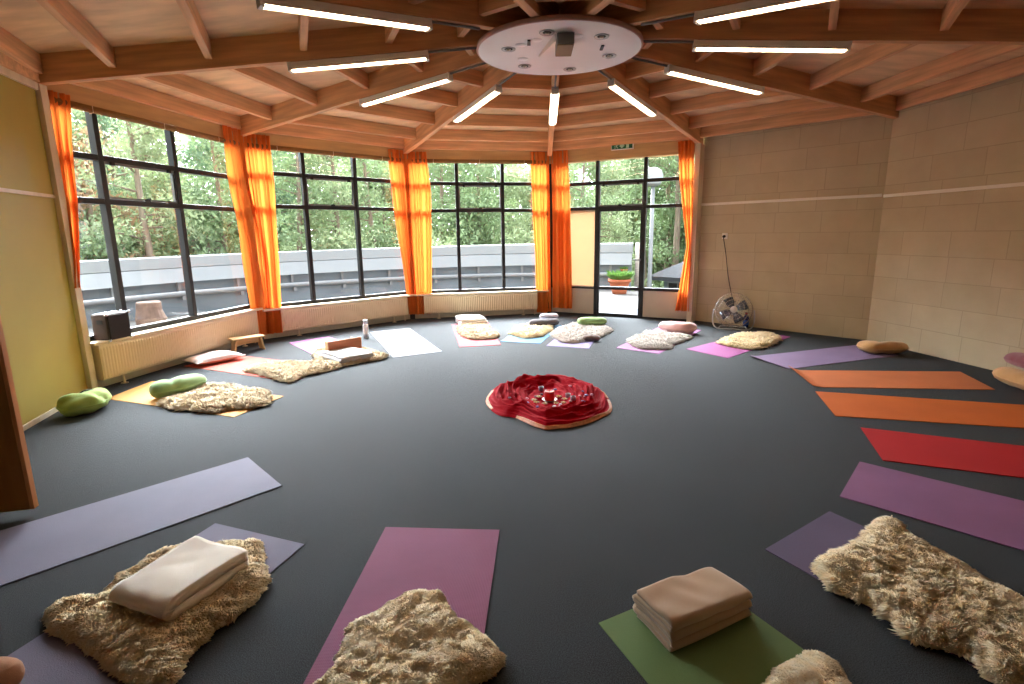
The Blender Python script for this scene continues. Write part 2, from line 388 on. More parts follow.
for p,q in ((BW[0],BW[1]),(BW[1],(4.70,-.75))):
    pass
# open cupboard door leaf at the left edge
dl=np.array([-2.985,-2.748]);dd=np.array([-.965,-.262]);dn=np.array([-dd[1],dd[0]])
r_=thing('door_leaf','tall brown wooden door leaf standing open at the left edge','door',(dl[0],dl[1],.0),math.atan2(dd[1],dd[0]))
M['doorwood']=mat('brown_veneer',c(150,104,48),.5,var=.12,vscale=2,vstretch=(12,12,1))
M['dooredge']=mat('door_edge_lipping',c(196,132,78),.5,var=.1,vscale=3,vstretch=(8,8,1))
b=MB();b.box(.02,.78,-.02,.02,.035,2.1);b.build('door_panel',M['doorwood'],r_)
b=MB();b.box(0,.02,-.02,.02,.035,2.1);b.build('edge_lipping',M['dooredge'],r_,bevel=.002)
b=MB();b.box(.06,.1,-.026,-.02,.96,1.12);b.tube([(.08,-.02,1.05),(.08,-.07,1.05),(.19,-.07,1.05)],.009,8);b.build('door_handle',M['steel'],r_)
b=MB();b.box(.72,.77,-.012,.012,0,.036);b.build('floor_pivot',M['steel'],r_)
# ------------------------------------------------------------------ outside: terrace, parapet, forest
M['plank']=mat('weathered_plank',c(104,100,97),.85,var=.2,vscale=2,vstretch=(2,30,1))
M['gravel']=mat('roof_gravel',c(92,90,88),.9,var=.35,vscale=40,bump=.4,bscale=50)
M['forestfloor']=mat('forest_floor',c(78,92,48),.95,var=.4,vscale=.6)
M['fascia']=mat('white_fascia',c(128,130,132),.5,var=.04,vscale=1)
M['zinc']=mat('zinc_panel',c(104,112,120),.5,var=.15,vscale=1.5)
M['gutter']=mat('pale_gutter',c(124,124,126),.4,var=.05)
M['terracotta']=mat('terracotta',c(156,84,54),.8,var=.1,vscale=8)
M['leaf']=mat('herb_leaf',c(84,118,52),.7,var=.25,vscale=10,transl=.3)
M['shingle']=mat('slate_shingle',c(50,50,54),.9,var=.3,vscale=5,vstretch=(3,12,3))
M['bark']=mat('pine_bark',c(132,114,100),.9,var=.3,vscale=2,vstretch=(6,6,1),bump=.5,bscale=12)
M['stump']=mat('stump_wood',c(116,92,80),.9,var=.25,vscale=6)
M['postwood']=mat('birch_post',c(160,150,144),.85,var=.25,vscale=7,vstretch=(1,1,4))
M['soil']=mat('soil',c(60,44,34),.95,var=.2)
def annulus(name,r0,r1,z,a0,a1,mt,n=60,th=.1):
    b=MB()
    for i in range(n):
        g0=a0+(a1-a0)*i/n;g1=a0+(a1-a0)*(i+1)/n
        q=[(r0*math.cos(g0),r0*math.sin(g0)),(r1*math.cos(g0),r1*math.sin(g0)),(r1*math.cos(g1),r1*math.sin(g1)),(r0*math.cos(g1),r0*math.sin(g1))]
        b.hexa([(*p,z-th) for p in q],[(*p,z) for p in q])
    return struct(b.build(name,mt))
annulus('ground_gravel',4.55,9.2,-.06,math.radians(60),math.radians(215),M['gravel'])
b=MB();b.box(-90,90,5.2,90,-1.9,-1.7);b.box(-90,-9.3,-30,5.2,-1.9,-1.7);struct(b.build('ground_forest',M['forestfloor']))
dk=MB();y=4.95
A3,e3,n3=wall_axes(3)
for i in range(30):
    o0=.2+i*.145
    P=[A3+e3*(-1.0)+n3*o0,A3+e3*3.6+n3*o0,A3+e3*3.6+n3*(o0+.138),A3+e3*(-1.0)+n3*(o0+.138)]
    dk.hexa([(*p,-.05) for p in P],[(*p,-.012) for p in P])
struct(dk.build('ground_deck',M['plank'],bevel=.004))
def ztop_(g):  # top of the parapet falls a little towards the west
    t=min(1,max(0,(math.degrees(g)-95)/75));return 1.17-.13*t
def sweep(prof,a0,a1,n=70):
    b=MB();vs=[];m=len(prof)
    for i in range(n+1):
        g=a0+(a1-a0)*i/n;k=ztop_(g)/1.17
        for r,z in prof: vs.append((r*math.cos(g),r*math.sin(g),z*k))
    fs=[(i*m+j,(i+1)*m+j,(i+1)*m+(j+1)%m,i*m+(j+1)%m) for i in range(n) for j in range(m)]
    fs+=[tuple(range(m)),tuple(n*m+j for j in range(m))]
    b.add(vs,fs);return b
PA0,PA1=math.radians(74.5),math.radians(205)
par=senv('wall_parapet')
sweep([(8.98,-.1),(8.98,.36),(9.1,.36),(9.1,-.1)],PA0,PA1).build('lower_panel',M['zinc'],par)
sweep([(9.12,.36),(9.12,.66),(9.2,.66),(9.2,.36)],PA0,PA1).build('upper_panel',M['zinc'],par)
sweep([(8.98,.64),(9.14,.93),(9.22,.93),(9.14,.64)],PA0,PA1).build('fascia',M['fascia'],par,smooth=False)
sweep([(9.16,.945),(9.20,1.17),(9.45,1.19),(9.45,.9),(9.25,.9)],PA0,PA1).build('flashing',M['fascia'],par)
b=MB();n=80;b.tube([((8.92)*math.cos(PA0+(PA1-PA0)*i/n),8.92*math.sin(PA0+(PA1-PA0)*i/n),.395*ztop_(PA0+(PA1-PA0)*i/n)/1.17) for i in range(n+1)],.055,10)
b.build('gutter_pipe',M['gutter'],par,smooth=True)
for i in range(18):
    g=PA0+.06+(PA1-PA0-.1)*i/17;d=np.array((math.cos(g),math.sin(g)));t=np.array((-d[1],d[0]))
    b=MB();P=[d*9.04-t*.025,d*9.04+t*.025,d*9.13+t*.025,d*9.13-t*.025];b.hexa([(*p,.38*.9) for p in P],[(*p,.66*ztop_(g)/1.17) for p in P]);
    b.build('bracket',M['gutter'],par)
    P=[d*8.88-t*.03,d*8.88+t*.03,d*8.99+t*.03,d*8.99-t*.03];b=MB();b.hexa([(*p,.24) for p in P],[(*p,.34*ztop_(g)/1.17) for p in P]);b.build('pipe_clip',M['gutter'],par)
# post at the end of the parapet
p=F(637,289)
b=MB();b.tube([(2.62,8.78,-.05),(2.63,8.78,.6),(2.62,8.79,1.2)],[.11,.105,.1],14)
tag(b.build('wooden_post',M['postwood'],smooth=True),'pale weathered wooden post at the end of the white parapet, seen through the garden door','post')
# terracotta planter on the deck
def planter(x,y,z,r,h,lab,n,group=None):
    t=thing('potted_plant',lab,'plant',(x,y,z),0,group)
    b=MB();b.lathe([(r*.62,0),(r*.68,h*.2),(r*.9,h*.78),(r*.92,h*.8),(r*1.02,h*.8),(r*1.04,h),(r*.93,h),(r*.9,h*.9)],28);b.build('pot',M['terracotta'],t,smooth=True)
    b=MB();b.lathe([(0,h*.9),(r*.9,h*.88)],20);b.build('soil',M['soil'],t)
    vs=[];fs=[]
    for i in range(n):
        a=random.uniform(0,2*PI);q=r*.8*math.sqrt(random.random());l=random.uniform(.5,1.1)*r
        base=Vector((q*math.cos(a),q*math.sin(a),h*.9));d=Vector((math.cos(a)*random.uniform(.1,.8),math.sin(a)*random.uniform(.1,.8),1)).normalized()
        s=Vector((-math.sin(a+random.uniform(-1,1)),math.cos(a),.2)).normalized()*r*random.uniform(.07,.14)
        o=len(vs);vs+=[base,base+d*l*.5+s,base+d*l*.5-s,base+d*l+Vector((math.cos(a),math.sin(a),-.3))*l*.2];fs+=[(o,o+1,o+3,o+2)]
    b=MB();b.add(vs,fs);b.build('foliage',M['leaf'],t)
    return t
planter(1.97,7.85,-.012,.27,.36,'terracotta pot of green herbs standing on the grey deck outside the glass door',420)
planter(2.22,8.66,.40,.10,.13,'small terracotta pot on the parapet ledge beside the pale post',120)
# low stump on the gravel
b=MB();pr=[(.24,-.06),(.23,.05),(.2,.2),(.2,.33),(.185,.35),(0,.352)];b.lathe(pr,22,(-7.1,4.05,0))
P=np.array(b.v);P[:,:2]+=(sn(P,2.2,5)[:,None]*.03)*((P[:,:2]-[-7.1,4.05])/.2);b.v=[tuple(x) for x in P]
tag(b.build('tree_stump',M['stump'],smooth=False),'cut tree stump standing on the gravel outside the left window','stump')
# globe street lamp
t=thing('street_lamp','white mushroom-headed street lamp outside, behind the right pane of the door bay','lamp',(0,0,0))
gp=CAM+ray(653.5,176)*(15.2/float(ray(653.5,176)@AW));t.location=(gp[0],gp[1],-1.7);gz=gp[2]+1.7
M['lampglass']=mat('opal_lamp_glass',c(150,150,150),.3,var=.03)
b=MB();b.tube([(0,0,0),(0,0,1.5),(0,0,gz-.24)],[.09,.065,.055],12);b.build('pole',M['gutter'],t,smooth=True)
b=MB();b.lathe([(.06,gz-.3),(.2,gz-.24),(.23,gz-.2),(.18,gz-.16)],20);b.build('collar',M['grey'],t,smooth=True)
b=MB();b.lathe([(.18,gz-.2),(.25,gz-.1),(.27,gz+.02),(.22,gz+.15),(.1,gz+.22),(0,gz+.235)],24);b.build('lamp_globe',M['lampglass'],t,smooth=True)
# pavilion below the terrace
pv=thing('garden_pavilion','dark shingle-roofed pavilion with white windows outside, right of the garden door','building',(0,0,0))
def PX(a,b_,dep): 
    d=ray(a,b_);return Vector(CAM+d*(dep/float(d@AW)))
e0,e1=PX(648,276,16.5),PX(700,284,15.2)
ez=e0.z;ex=Vector((e1.x-e0.x,e1.y-e0.y,0)).normalized();eyv=Vector((-ex.y,ex.x,0))
if eyv.y<0: eyv=-eyv
O=Vector((e0.x,e0.y,0))
LN=6.;RH=PX(683,243,18.8).z-ez
def q3(s,o,z): v=O+ex*s+eyv*o;return Vector((v.x,v.y,z))
b=MB();c0,c1,c2,c3=q3(0,0,ez),q3(LN,0,ez),q3(LN,6,ez),q3(0,6,ez);ap=q3(3,3,ez+1.75)
ap2=q3(3.05,3,ez+1.75)
dn_=Vector((0,0,-.12))
b.add([c0,c1,c2,c3,ap,c0+dn_,c1+dn_,c2+dn_,c3+dn_],[(0,1,4),(1,2,4),(2,3,4),(3,0,4),(0,5,6,1),(1,6,7,2),(2,7,8,3),(3,8,5,0),(8,7,6,5)])
b.build('roof',M['shingle'],pv)
b=MB();b.hexa([q3(.35,.35,-1.7),q3(LN-.35,.35,-1.7),q3(LN-.35,5.6,-1.7),q3(.35,5.6,-1.7)],[q3(.35,.35,ez-.1),q3(LN-.35,.35,ez-.1),q3(LN-.35,5.6,ez-.1),q3(.35,5.6,ez-.1)]);b.build('wall',M['zinc'],pv)
for i in range(6):
    s=.5+i*.9
    b=MB();b.hexa([q3(s,.3,-.9),q3(s+.75,.3,-.9),q3(s+.75,.36,-.9),q3(s,.36,-.9)],[q3(s,.3,ez-.13),q3(s+.75,.3,ez-.13),q3(s+.75,.36,ez-.13),q3(s,.36,ez-.13)])
    w=b.build('window_frame',M['gutter'],pv)
    for j in range(2):
        b=MB();sa=s+.06+j*.34;b.hexa([q3(sa,.28,-.84),q3(sa+.28,.28,-.84),q3(sa+.28,.31,-.84),q3(sa,.31,-.84)],[q3(sa,.28,ez-.2),q3(sa+.28,.28,ez-.2),q3(sa+.28,.31,ez-.2),q3(sa,.31,ez-.2)])
        b.build('pane',M['leaf'] if False else M['dark'],w)
# ---- forest
LEAFS=[mat('pine_needles_green',c(128,146,106),.8,var=.3,vscale=1.2,transl=.1),
       mat('pine_needles_pale',c(152,164,124),.8,var=.3,vscale=1.2,transl=.1),
       mat('pine_needles_dark',c(106,128,98),.8,var=.3,vscale=1.2,transl=.1),
       mat('autumn_leaf',c(166,134,104),.8,var=.3,vscale=1.2,transl=.1)]
def tree_variant(seed,h,crown0,spread,nb,leafm,name,lsize=.088,per=230):
    r=np.random.RandomState(seed)
    t=bpy.data.objects.new(name,None);COL.objects.link(t)
    tr=MB();lean=r.uniform(-.05,.05,2);pts=[(lean[0]*z*z/h+.05*math.sin(z*.7+seed),lean[1]*z*z/h+.05*math.cos(z*.9),z) for z in np.linspace(0,h,9)]
    tr.tube(pts,[.15*(1-.85*i/8)+.01 for i in range(9)],8);
    vs=[];cl=[]
    for i in range(nb):
        z=crown0+(h-crown0)*(i+r.uniform(0,1))/nb;a=r.uniform(0,2*PI);L=spread*(1.05-.75*(z-crown0)/(h-crown0))*r.uniform(.5,1.1)
        x0=np.interp(z,[p[2] for p in pts],[p[0] for p in pts]);y0=np.interp(z,[p[2] for p in pts],[p[1] for p in pts])
        e=(x0+L*math.cos(a),y0+L*math.sin(a),z+L*r.uniform(-.1,.45))
        tr.tube([(x0,y0,z),((x0+e[0])/2,(y0+e[1])/2,(z+e[2])/2+.05),e],[.035,.022,.008],5)
        for q in (.55,.8,1.0,1.1):
            cl.append([x0+(e[0]-x0)*q,y0+(e[1]-y0)*q,z+(e[2]-z)*q+.08])
    cl=np.array(cl);n=len(cl)*per//4
    C0=cl[r.randint(0,len(cl),n)]+r.normal(size=(n,3))*[.26,.26,.17]
    d=r.normal(size=(n,3));d/=np.linalg.norm(d,axis=1)[:,None];u=np.cross(d,r.normal(size=(n,3)));u/=np.linalg.norm(u,axis=1)[:,None]
    s=lsize*r.uniform(.6,1.3,(n,1))
    vv=np.stack([C0-u*s*.35,C0+d*s*.9,C0+u*s*.35,C0-d*s*.9],1).reshape(-1,3)
    ff=np.arange(n*4).reshape(-1,4)
    tr.build('trunk',M['bark'],t,smooth=True)
    mesh_np('foliage',vv,[ff],leafm,t)
    return t
VAR=[tree_variant(1,7.6,2.0,1.9,26,LEAFS[0],'pine_tree'),tree_variant(2,8.2,3.0,1.7,24,LEAFS[1],'pine_tree'),
     tree_variant(3,7.2,1.4,1.8,28,LEAFS[2],'pine_tree'),tree_variant(4,8.6,4.0,1.6,20,LEAFS[0],'pine_tree')]
BUSH=[tree_variant(5,2.6,.2,1.3,26,LEAFS[1],'leafy_shrub',.08,220),tree_variant(6,3.4,.3,1.5,26,LEAFS[0],'leafy_shrub',.085,220)]
AUT=tree_variant(8,5.2,.9,1.5,24,LEAFS[3],'autumn_tree',.085,200)
LBL=['green pine beyond the parapet %s','pale green loose pine beyond the parapet %s','dark green pine beyond the parapet %s','tall bare-stemmed pine beyond the parapet %s']
def sector(a):
    return 'outside the left window' if a>152 else 'outside the second window' if a>118 else 'outside the third window' if a>92 else 'outside the garden door'
used=set()
def place_tree(proto,r,a,s,label,cat,group,z=-1.7):
    o=proto if id(proto) not in used else copy_tree(proto)
    used.add(id(proto))
    g=math.radians(a);o.location=(r*math.cos(g),r*math.sin(g),z);o.rotation_euler=(0,0,random.uniform(0,6.28));o.scale=(s,s,s*random.uniform(.95,1.1))
    tag(o,label,cat,group)
for (r0,r1,n,sc) in ((11.5,14,24,.74),(15,19,32,.86),(20,27,40,.98),(29,36,44,1.3)):
    for i in range(n):
        a=44+154*(i+random.uniform(.15,.85))/n;r=random.uniform(r0,r1);v=random.randrange(4)
        if r<17 and 58<a<78: continue
        place_tree(VAR[v],r,a,sc*random.uniform(.88,1.08),LBL[v]%sector(a),'tree','pines beyond the parapet '+sector(a))
for i in range(30):
    a=76+120*(i+random.uniform(.1,.9))/30;r=random.uniform(10.8,14);v=random.randrange(2)
    place_tree(BUSH[v],r,a,random.uniform(.85,1.15),('low pale green shrub beyond the parapet %s','tall green shrub beyond the parapet %s')[v]%sector(a),'shrub','shrubs beyond the parapet '+sector(a))
for i in range(34):
    a=43+155*(i+random.uniform(.1,.9))/34;v=random.randrange(2)
    place_tree(BUSH[v],random.uniform(21,33),a,random.uniform(1.5,2.1),('low pale green shrub beyond the parapet %s','tall green shrub beyond the parapet %s')[v]%sector(a),'shrub','shrubs beyond the parapet '+sector(a))
for i in range(20):
    a=46+32*(i+random.uniform(.1,.9))/20;v=(3,3,2)[i%3]
    place_tree(VAR[v],random.uniform(17.5,26),a,random.uniform(.9,1.1),LBL[v]%sector(a),'tree','pines beyond the parapet '+sector(a))
for i in range(12):
    a=46+32*(i+random.uniform(.1,.9))/12;v=i%2
    place_tree(BUSH[v],random.uniform(18,24),a,random.uniform(1.2,1.6),('low pale green shrub beyond the parapet %s','tall green shrub beyond the parapet %s')[v]%sector(a),'shrub','shrubs beyond the parapet '+sector(a))
for r,a,s in ((12.5,146,1.0),(13.5,163,.85),(13.8,150.5,.9)):
    place_tree(AUT,r,a,s,'rust-brown autumn tree beyond the parapet '+sector(a),'tree','autumn trees beyond the parapet')
# ------------------------------------------------------------------ ceiling fittings
M['disc']=mat('disc_white',c(244,242,242),.5,var=.04,vscale=1.5)
M['discrim']=mat('disc_rim',c(196,160,150),.5,var=.03)
M['alu']=mat('anodised_trim',c(170,170,172),.35,metal=.7,var=.03)
M['warmlens']=mat('warm_lens',c(255,196,140),.4,emit=1.2)
M['lampoff']=mat('downlight_lens',c(210,205,190),.3,var=.02)
M['olive']=mat('bronze_cover',c(128,110,74),.5,var=.05)
DZ=3.085;DR=.745
dt=thing('ceiling_disc','large round white ceiling panel with six recessed downlights at the hub of the beams','ceiling panel',(0,-.02,0))
b=MB();b.lathe([(0,DZ),(DR-.012,DZ),(DR-.004,DZ+.006),(DR-.02,DZ+.04),(0,DZ+.04)],72);b.build('panel',M['disc'],dt)
b=MB();b.lathe([(DR-.003,DZ+.002),(DR,DZ),(DR+.008,DZ+.012),(DR+.004,DZ+.04),(DR-.018,DZ+.041)],72);b.build('rim',M['discrim'],dt,smooth=True)
for uv in ((547,32.4),(601.6,36.3),(508.5,49),(609.4,55.6),(524.7,66),(569.8,69)):
    q=F(*uv,DZ);x,y=q.x,q.y+.02
    b=MB();b.lathe([(.036,DZ-.001),(.062,DZ-.008),(.066,DZ-.003),(.066,DZ)],24,(x,y,0));o=b.build('downlight',M['alu'],dt,smooth=True)
    b=MB();b.lathe([(0,DZ-.002),(.037,DZ-.002),(.037,DZ-.0005),(0,DZ-.0005)],20,(x,y,0));b.build('lens',M['dark'],o)
    b=MB();b.lathe([(0,DZ-.016),(.016,DZ-.012),(.02,DZ-.003),(0,DZ-.0025)],14,(x,y,0));b.build('bulb',M['lampoff'],o,smooth=True)
for uv in ((529,42),(602,47)):
    q=F(*uv,DZ);b=MB();b.box(q.x-.014,q.x+.014,q.y+.02-.06,q.y+.02+.06,DZ-.012,DZ);b.build('slot_clip',M['black'],dt,bevel=.003)
for uv in ((521,45),(523,59),(577,36),(537,40)):
    q=F(*uv,DZ);b=MB();b.lathe([(0,DZ-.002),(.05,DZ-.002),(.052,DZ)],24,(q.x,q.y+.02,0));b.build('cover_plate',M['disc'],dt,smooth=True)
# spot projector hung under the disc
pt=thing('ceiling_projector','small boxy spot projector hanging under the round white ceiling panel','projector',(.03,-.12,0))
y0_,y1_=F(565,44,DZ-.1).y+.12,F(565,56.5,DZ-.1).y+.12;xm=F(565,48,DZ-.1).x-.03
b=MB();b.box(xm-.07,xm+.07,y0_,y1_,DZ-.096,DZ-.01);b.build('housing',M['grey'],pt,bevel=.005)
b=MB();b.box(xm-.068,xm+.068,y0_+.012,y1_-.012,DZ-.104,DZ-.096);b.build('bottom_cover',M['olive'],pt,bevel=.002)
b=MB();b.box(xm-.05,xm+.05,y0_+.08,y1_-.08,DZ-.01,DZ);b.build('mount_plate',M['alu'],pt)
b=MB();b.hexa([(xm-.09,y0_+.03,DZ-.07),(xm-.082,y0_+.03,DZ-.07),(xm-.20,y1_+.28,DZ-.02),(xm-.21,y1_+.28,DZ-.02)],[(xm-.09,y0_+.03,DZ-.01),(xm-.082,y0_+.03,DZ-.01),(xm-.20,y1_+.28,DZ-.001),(xm-.21,y1_+.28,DZ-.001)]);b.build('side_flap',M['white'],pt)
b=MB();b.box(xm-.05,xm+.05,y1_,y1_+.012,DZ-.085,DZ-.03);b.build('lens',M['warmlens'],pt)
# fluorescent battens, one under each beam
M['tube']=mat('fluorescent_tube',c(255,226,188),.3,emit=4.5,var=.01)
M['reflector']=mat('white_reflector',c(236,234,230),.3,var=.02)
def batten():
    t=bpy.data.objects.new('fluorescent_light',None);COL.objects.link(t);L=1.25
    b=MB();b.box(0,L,-.035,.035,-.05,-.003);b.build('housing',M['white'],t,bevel=.004)
    b=MB();b.add([(.01,-.035,-.05),(L-.01,-.035,-.05),(L-.01,-.048,-.072),(.01,-.048,-.072),(.01,.035,-.05),(L-.01,.035,-.05),(L-.01,.048,-.072),(.01,.048,-.072),
       (.01,-.035,-.046),(L-.01,-.035,-.046),(L-.01,-.051,-.069),(.01,-.051,-.069),(.01,.035,-.046),(L-.01,.035,-.046),(L-.01,.051,-.069),(.01,.051,-.069)],
       [(0,1,2,3),(8,11,10,9),(4,7,6,5),(12,13,14,15),(2,10,11,3),(6,7,15,14),(0,3,11,8),(1,9,10,2),(4,12,15,7),(5,6,14,13),(0,8,9,1),(4,5,13,12)]);b.build('reflector',M['reflector'],t)
    b=MB();b.tube([(.03,0,-.066),(L-.03,0,-.066)],.0105,12);b.build('tube',M['tube'],t,smooth=True)
    for x in (0,L-.03):
        b=MB();b.box(x,x+.03,-.04,.04,-.08,-.003);b.build('end_cap',M['white'],t,bevel=.003)
    b=MB();b.tube([(0,0,-.012),(-.2,0,-.012),(-.47,0,-.012)],.011,8);b.build('supply_conduit',M['grey'],t,smooth=True)
    return t
f0=batten()
WHERE={-1:'ceiling light on the beam nearest the top left corner of the room',0:'ceiling light on the beam that ends at the ochre wall corner',1:'ceiling light on the beam over the left pair of orange curtains',2:'ceiling light on the beam over the second pair of orange curtains',3:'ceiling light on the beam pointing straight at the north curtains',4:'ceiling light on the beam ending beside the garden door',5:'ceiling light on the beam ending at the corner of the block wall',6:'ceiling light on the level beam running to the right edge',7:'ceiling light on the uppermost beam at the right',8:'ceiling light overhead behind the round panel, right one',9:'ceiling light overhead behind the round panel, left one'}
first=True
for k in RING:
    o=f0 if first else copy_tree(f0);first=False
    fr={-1:.30,7:.295,8:.5,9:.5}.get(k,.262);p=V[k]*fr;q=V[k]*(fr+.29)
    a=Vector((*p,bz(fr)));d=Vector((*q,bz(fr+.29)))-a;x=d.normalized();y=Vector((0,0,1)).cross(x).normalized();z=x.cross(y)
    o.matrix_world=Matrix.Translation(a)@Matrix((x,y,z)).transposed().to_4x4()
    tag(o,'white fluorescent '+WHERE[k],'ceiling light','fluorescent lights under the beams')
# ------------------------------------------------------------------ radiators
def radiator(k,s0,s1,label):
    z0,z1=.10,ZW[k][0]-.065
    A=WP(k,s0,-.045,0);_,e,n=wall_axes(k)
    t=thing('radiator',label,'radiator',A,math.atan2(e[1],e[0]),'radiators under the windows')
    # local x along wall, local y: +y is left of e
    sg=1 if (n[0]*-e[1]+n[1]*e[0])>0 else -1   # outward sign along local y
    L=s1-s0;nr=int(L/.0333);P=[]
    for i in range(nr*6+1):
        x=L*i/(nr*6);ph=(i%6)/6.;d=(0,.004,.010,.010,.010,.004)[i%6]
        P.append((x,-d))
    rows=[(z0,.006),(z0+.012,.0),(z0+.03,0),(z1-.03,0),(z1-.012,.0),(z1,.006)]
    G=np.array([[(x,sg*(d*(1 if 1<j<4 else .2)+ins),z) for j,(z,ins) in enumerate(rows)] for x,d in P])
    b=MB();b.grid(G);b.build('ribbed_front',M['rad'],t)
    b=MB();b.box(0,L,min(sg*.075,sg*.085),max(sg*.075,sg*.085),z0,z1);b.build('back_panel',M['rad'],t)
    b=MB();
    for i in range(int(L/.03)): x=.01+i*.03;b.box(x,x+.02,min(sg*.008,sg*.078),max(sg*.008,sg*.078),z1,z1+.008)
    b.box(0,L,min(sg*.002,sg*.008),max(sg*.002,sg*.008),z1-.005,z1+.01);b.box(0,L,min(sg*.078,sg*.085),max(sg*.078,sg*.085),z1-.005,z1+.01)
    b.build('top_grille',M['rad'],t)
    for x in (0,L):
        b=MB();b.box(x-.004,x+.004,min(0,sg*.085),max(0,sg*.085),z0,z1+.008);b.build('side_cover',M['rad'],t)
    for x in (.25,L-.25):
        b=MB();b.tube([(x,sg*.045,0),(x,sg*.045,z0+.01)],.012,10);b.lathe([(0,.0),(.035,0),(.035,.006),(.014,.012)],14,(x,sg*.045,0));b.build('foot',M['rad'],t,smooth=True)
    b=MB();b.tube([(L-.04,sg*.04,.0),(L-.04,sg*.04,.06),(L-.04,sg*.04,z0+.01)],.009,8);b.build('pipe',M['rad'],t,smooth=True)
    return t
radiator(0,.07,2.44,'long cream ribbed radiator under the left window, behind the little wooden bench')
radiator(1,.27,2.42,'cream ribbed radiator under the second window, behind the white thermos flask')
radiator(2,.19,2.23,'cream ribbed radiator under the third window, behind the coral mat')
# ------------------------------------------------------------------ blinds rolled up above the windows
for k,lab in ((0,'rolled-up brown bamboo blind above the left window'),(1,'rolled-up brown bamboo blind above the second window'),(2,'rolled-up brown bamboo blind above the third window')):
    L=SX[k][1];t=thing('bamboo_blind',lab,'blind',WP(k,0,0,0),0,'bamboo blinds rolled up over the windows');o0=t.location
    def rel(p): return p-o0
    b=MB();b.tube([rel(WP(k,.06,.045,2.688)),rel(WP(k,L-.06,.045,2.688))],.034,14);b.build('roll',M['bamboo'],t,smooth=True)
    b=MB();q=[rel(WP(k,.05,o,z)) for o,z in ((.03,2.715),(.075,2.715))];r=[rel(WP(k,L-.05,o,z)) for o,z in ((.03,2.715),(.075,2.715))]
    h=Vector((0,0,.018));q2=[x-h for x in q];r2=[x-h for x in r];b.hexa([q2[0],r2[0],r2[1],q2[1]],[q[0],r[0],r[1],q[1]]);b.build('headrail',M['lintel'],t)
    for s in (.45,L/2,L-.45):
        b=MB();b.tube([rel(WP(k,s,.006,2.71)),rel(WP(k,s,.006,2.65)),rel(WP(k,s,.05,2.645))],.004,6);b.build('cord',M['sill'],t)
# ------------------------------------------------------------------ curtains
def cmat(name,a,b_):
    return mat(name,a,.8,var=.12,vscale=2,vstretch=(30,30,.4),transl=.30,trcol=b_)
M['curtain']=cmat('orange_curtain',c(230,132,58),c(240,134,56))
def curtain(k,off,rows,label,pleats,amp=.035,seed=0):
    "rows: (left px, right px, row px) read along the window wall plane, top to bottom"
    rr=[]
    for ul,ur,v in rows:
        a=WL(k,ul,v,off);b_=WL(k,ur,v,off);rr.append(((a[1]+b_[1])/2,a[0],b_[0]))
    rr.sort(reverse=True)
    zs=np.array([r[0] for r in rr]);sl=np.array([r[1] for r in rr]);sr=np.array([r[2] for r in rr])
    NZ=34;NS=pleats*14
    A,e,n=wall_axes(k);rng=np.random.RandomState(seed)
    org=WP(k,(sl[0]+sr[0])/2,off,0);t=thing('curtain',label,'curtain',org,0,'orange curtains')
    G=np.zeros((NS+1,NZ+1,3));ph=rng.uniform(0,6.28);wv=rng.uniform(.7,1.3,pleats+1)
    for j in range(NZ+1):
        z=zs[0]+(zs[-1]-zs[0])*j/NZ
        a=np.interp(-z,-zs,sl);b_=np.interp(-z,-zs,sr)
        for i in range(NS+1):
            q=i/NS;qq=q+.25/pleats*math.sin(2*PI*q*2+ph)*min(1,j/8)
            A_=amp*(.55+.45*min(1,j/10))*wv[int(q*pleats*.999)]
            o=A_*math.sin(2*PI*pleats*qq+.5*math.sin(z*1.3+ph))+.01*math.sin(5*z+9*q+ph)
            o=o*.8+.2*A_*math.copysign(1,o)*abs(o/A_)**.5
            p=A+e*(a+(b_-a)*q)+n*(off+o);G[i,j]=(p[0]-org.x,p[1]-org.y,z)
    b=MB();b.grid(G);b.build('cloth',M['curtain'],t,smooth=True)
    H=G[:,:2].copy();H[:,0,2]+=.004;H[:,1,2]=H[:,0,2]-.05
    b=MB();H2=H.copy();H2[...,0]-=n[0]*.004;H2[...,1]-=n[1]*.004;b.grid(H2);b.build('heading_tape',M['curtain'],t,smooth=True)
    H=G[:,-2:].copy();H[...,0]-=n[0]*.004;H[...,1]-=n[1]*.004;H[:,0,2]=H[:,1,2]+.06;b=MB();b.grid(H);b.build('hem',M['curtain'],t,smooth=True)
    return t
curtain(0,.02,[(46,69,93),(52,71,140),(62,77.5,200),(70,77.5,262),(70,78.5,288)],'narrow orange curtain beside the ochre wall, left end of the left window',4,seed=1)
curtain(0,.01,[(222,245,128),(229,252,180),(238,261,230),(248,269,290),(255,272,335)],'orange curtain hanging at the right end of the left window',5,seed=2)
curtain(1,.01,[(246,270,135),(252,274,190),(262,278,260),(267,281,310),(269,282,333)],'orange curtain hanging at the left end of the second window',5,seed=3)
curtain(1,.01,[(387,406,150),(393,409,200),(401,412,250),(407,416,290),(410,417,314)],'orange curtain slanting inwards at the right end of the second window',5,seed=4)
curtain(2,.01,[(406,426,152),(409,431,190),(412,432,250),(415,432,290),(416,431,314)],'orange curtain with a pale yellow edge at the left end of the third window',5,seed=5)
curtain(2,.01,[(530,549,152),(532,549.5,200),(535,550,260),(536.5,550.5,312)],'orange curtain at the right end of the third window',5,seed=6)
curtain(3,.01,[(551,568,151),(552,570,220),(552,571,280),(552,571.5,308)],'orange curtain beside the cream drawn blind, left of the garden door',5,seed=7)
curtain(3,-.02,[(678,694.5,141),(680,693.5,180),(683.5,693,215),(687,692,246),(681,690,280),(675.5,689,311)],'orange curtain pinched at mid height by the post right of the garden door',4,seed=8)
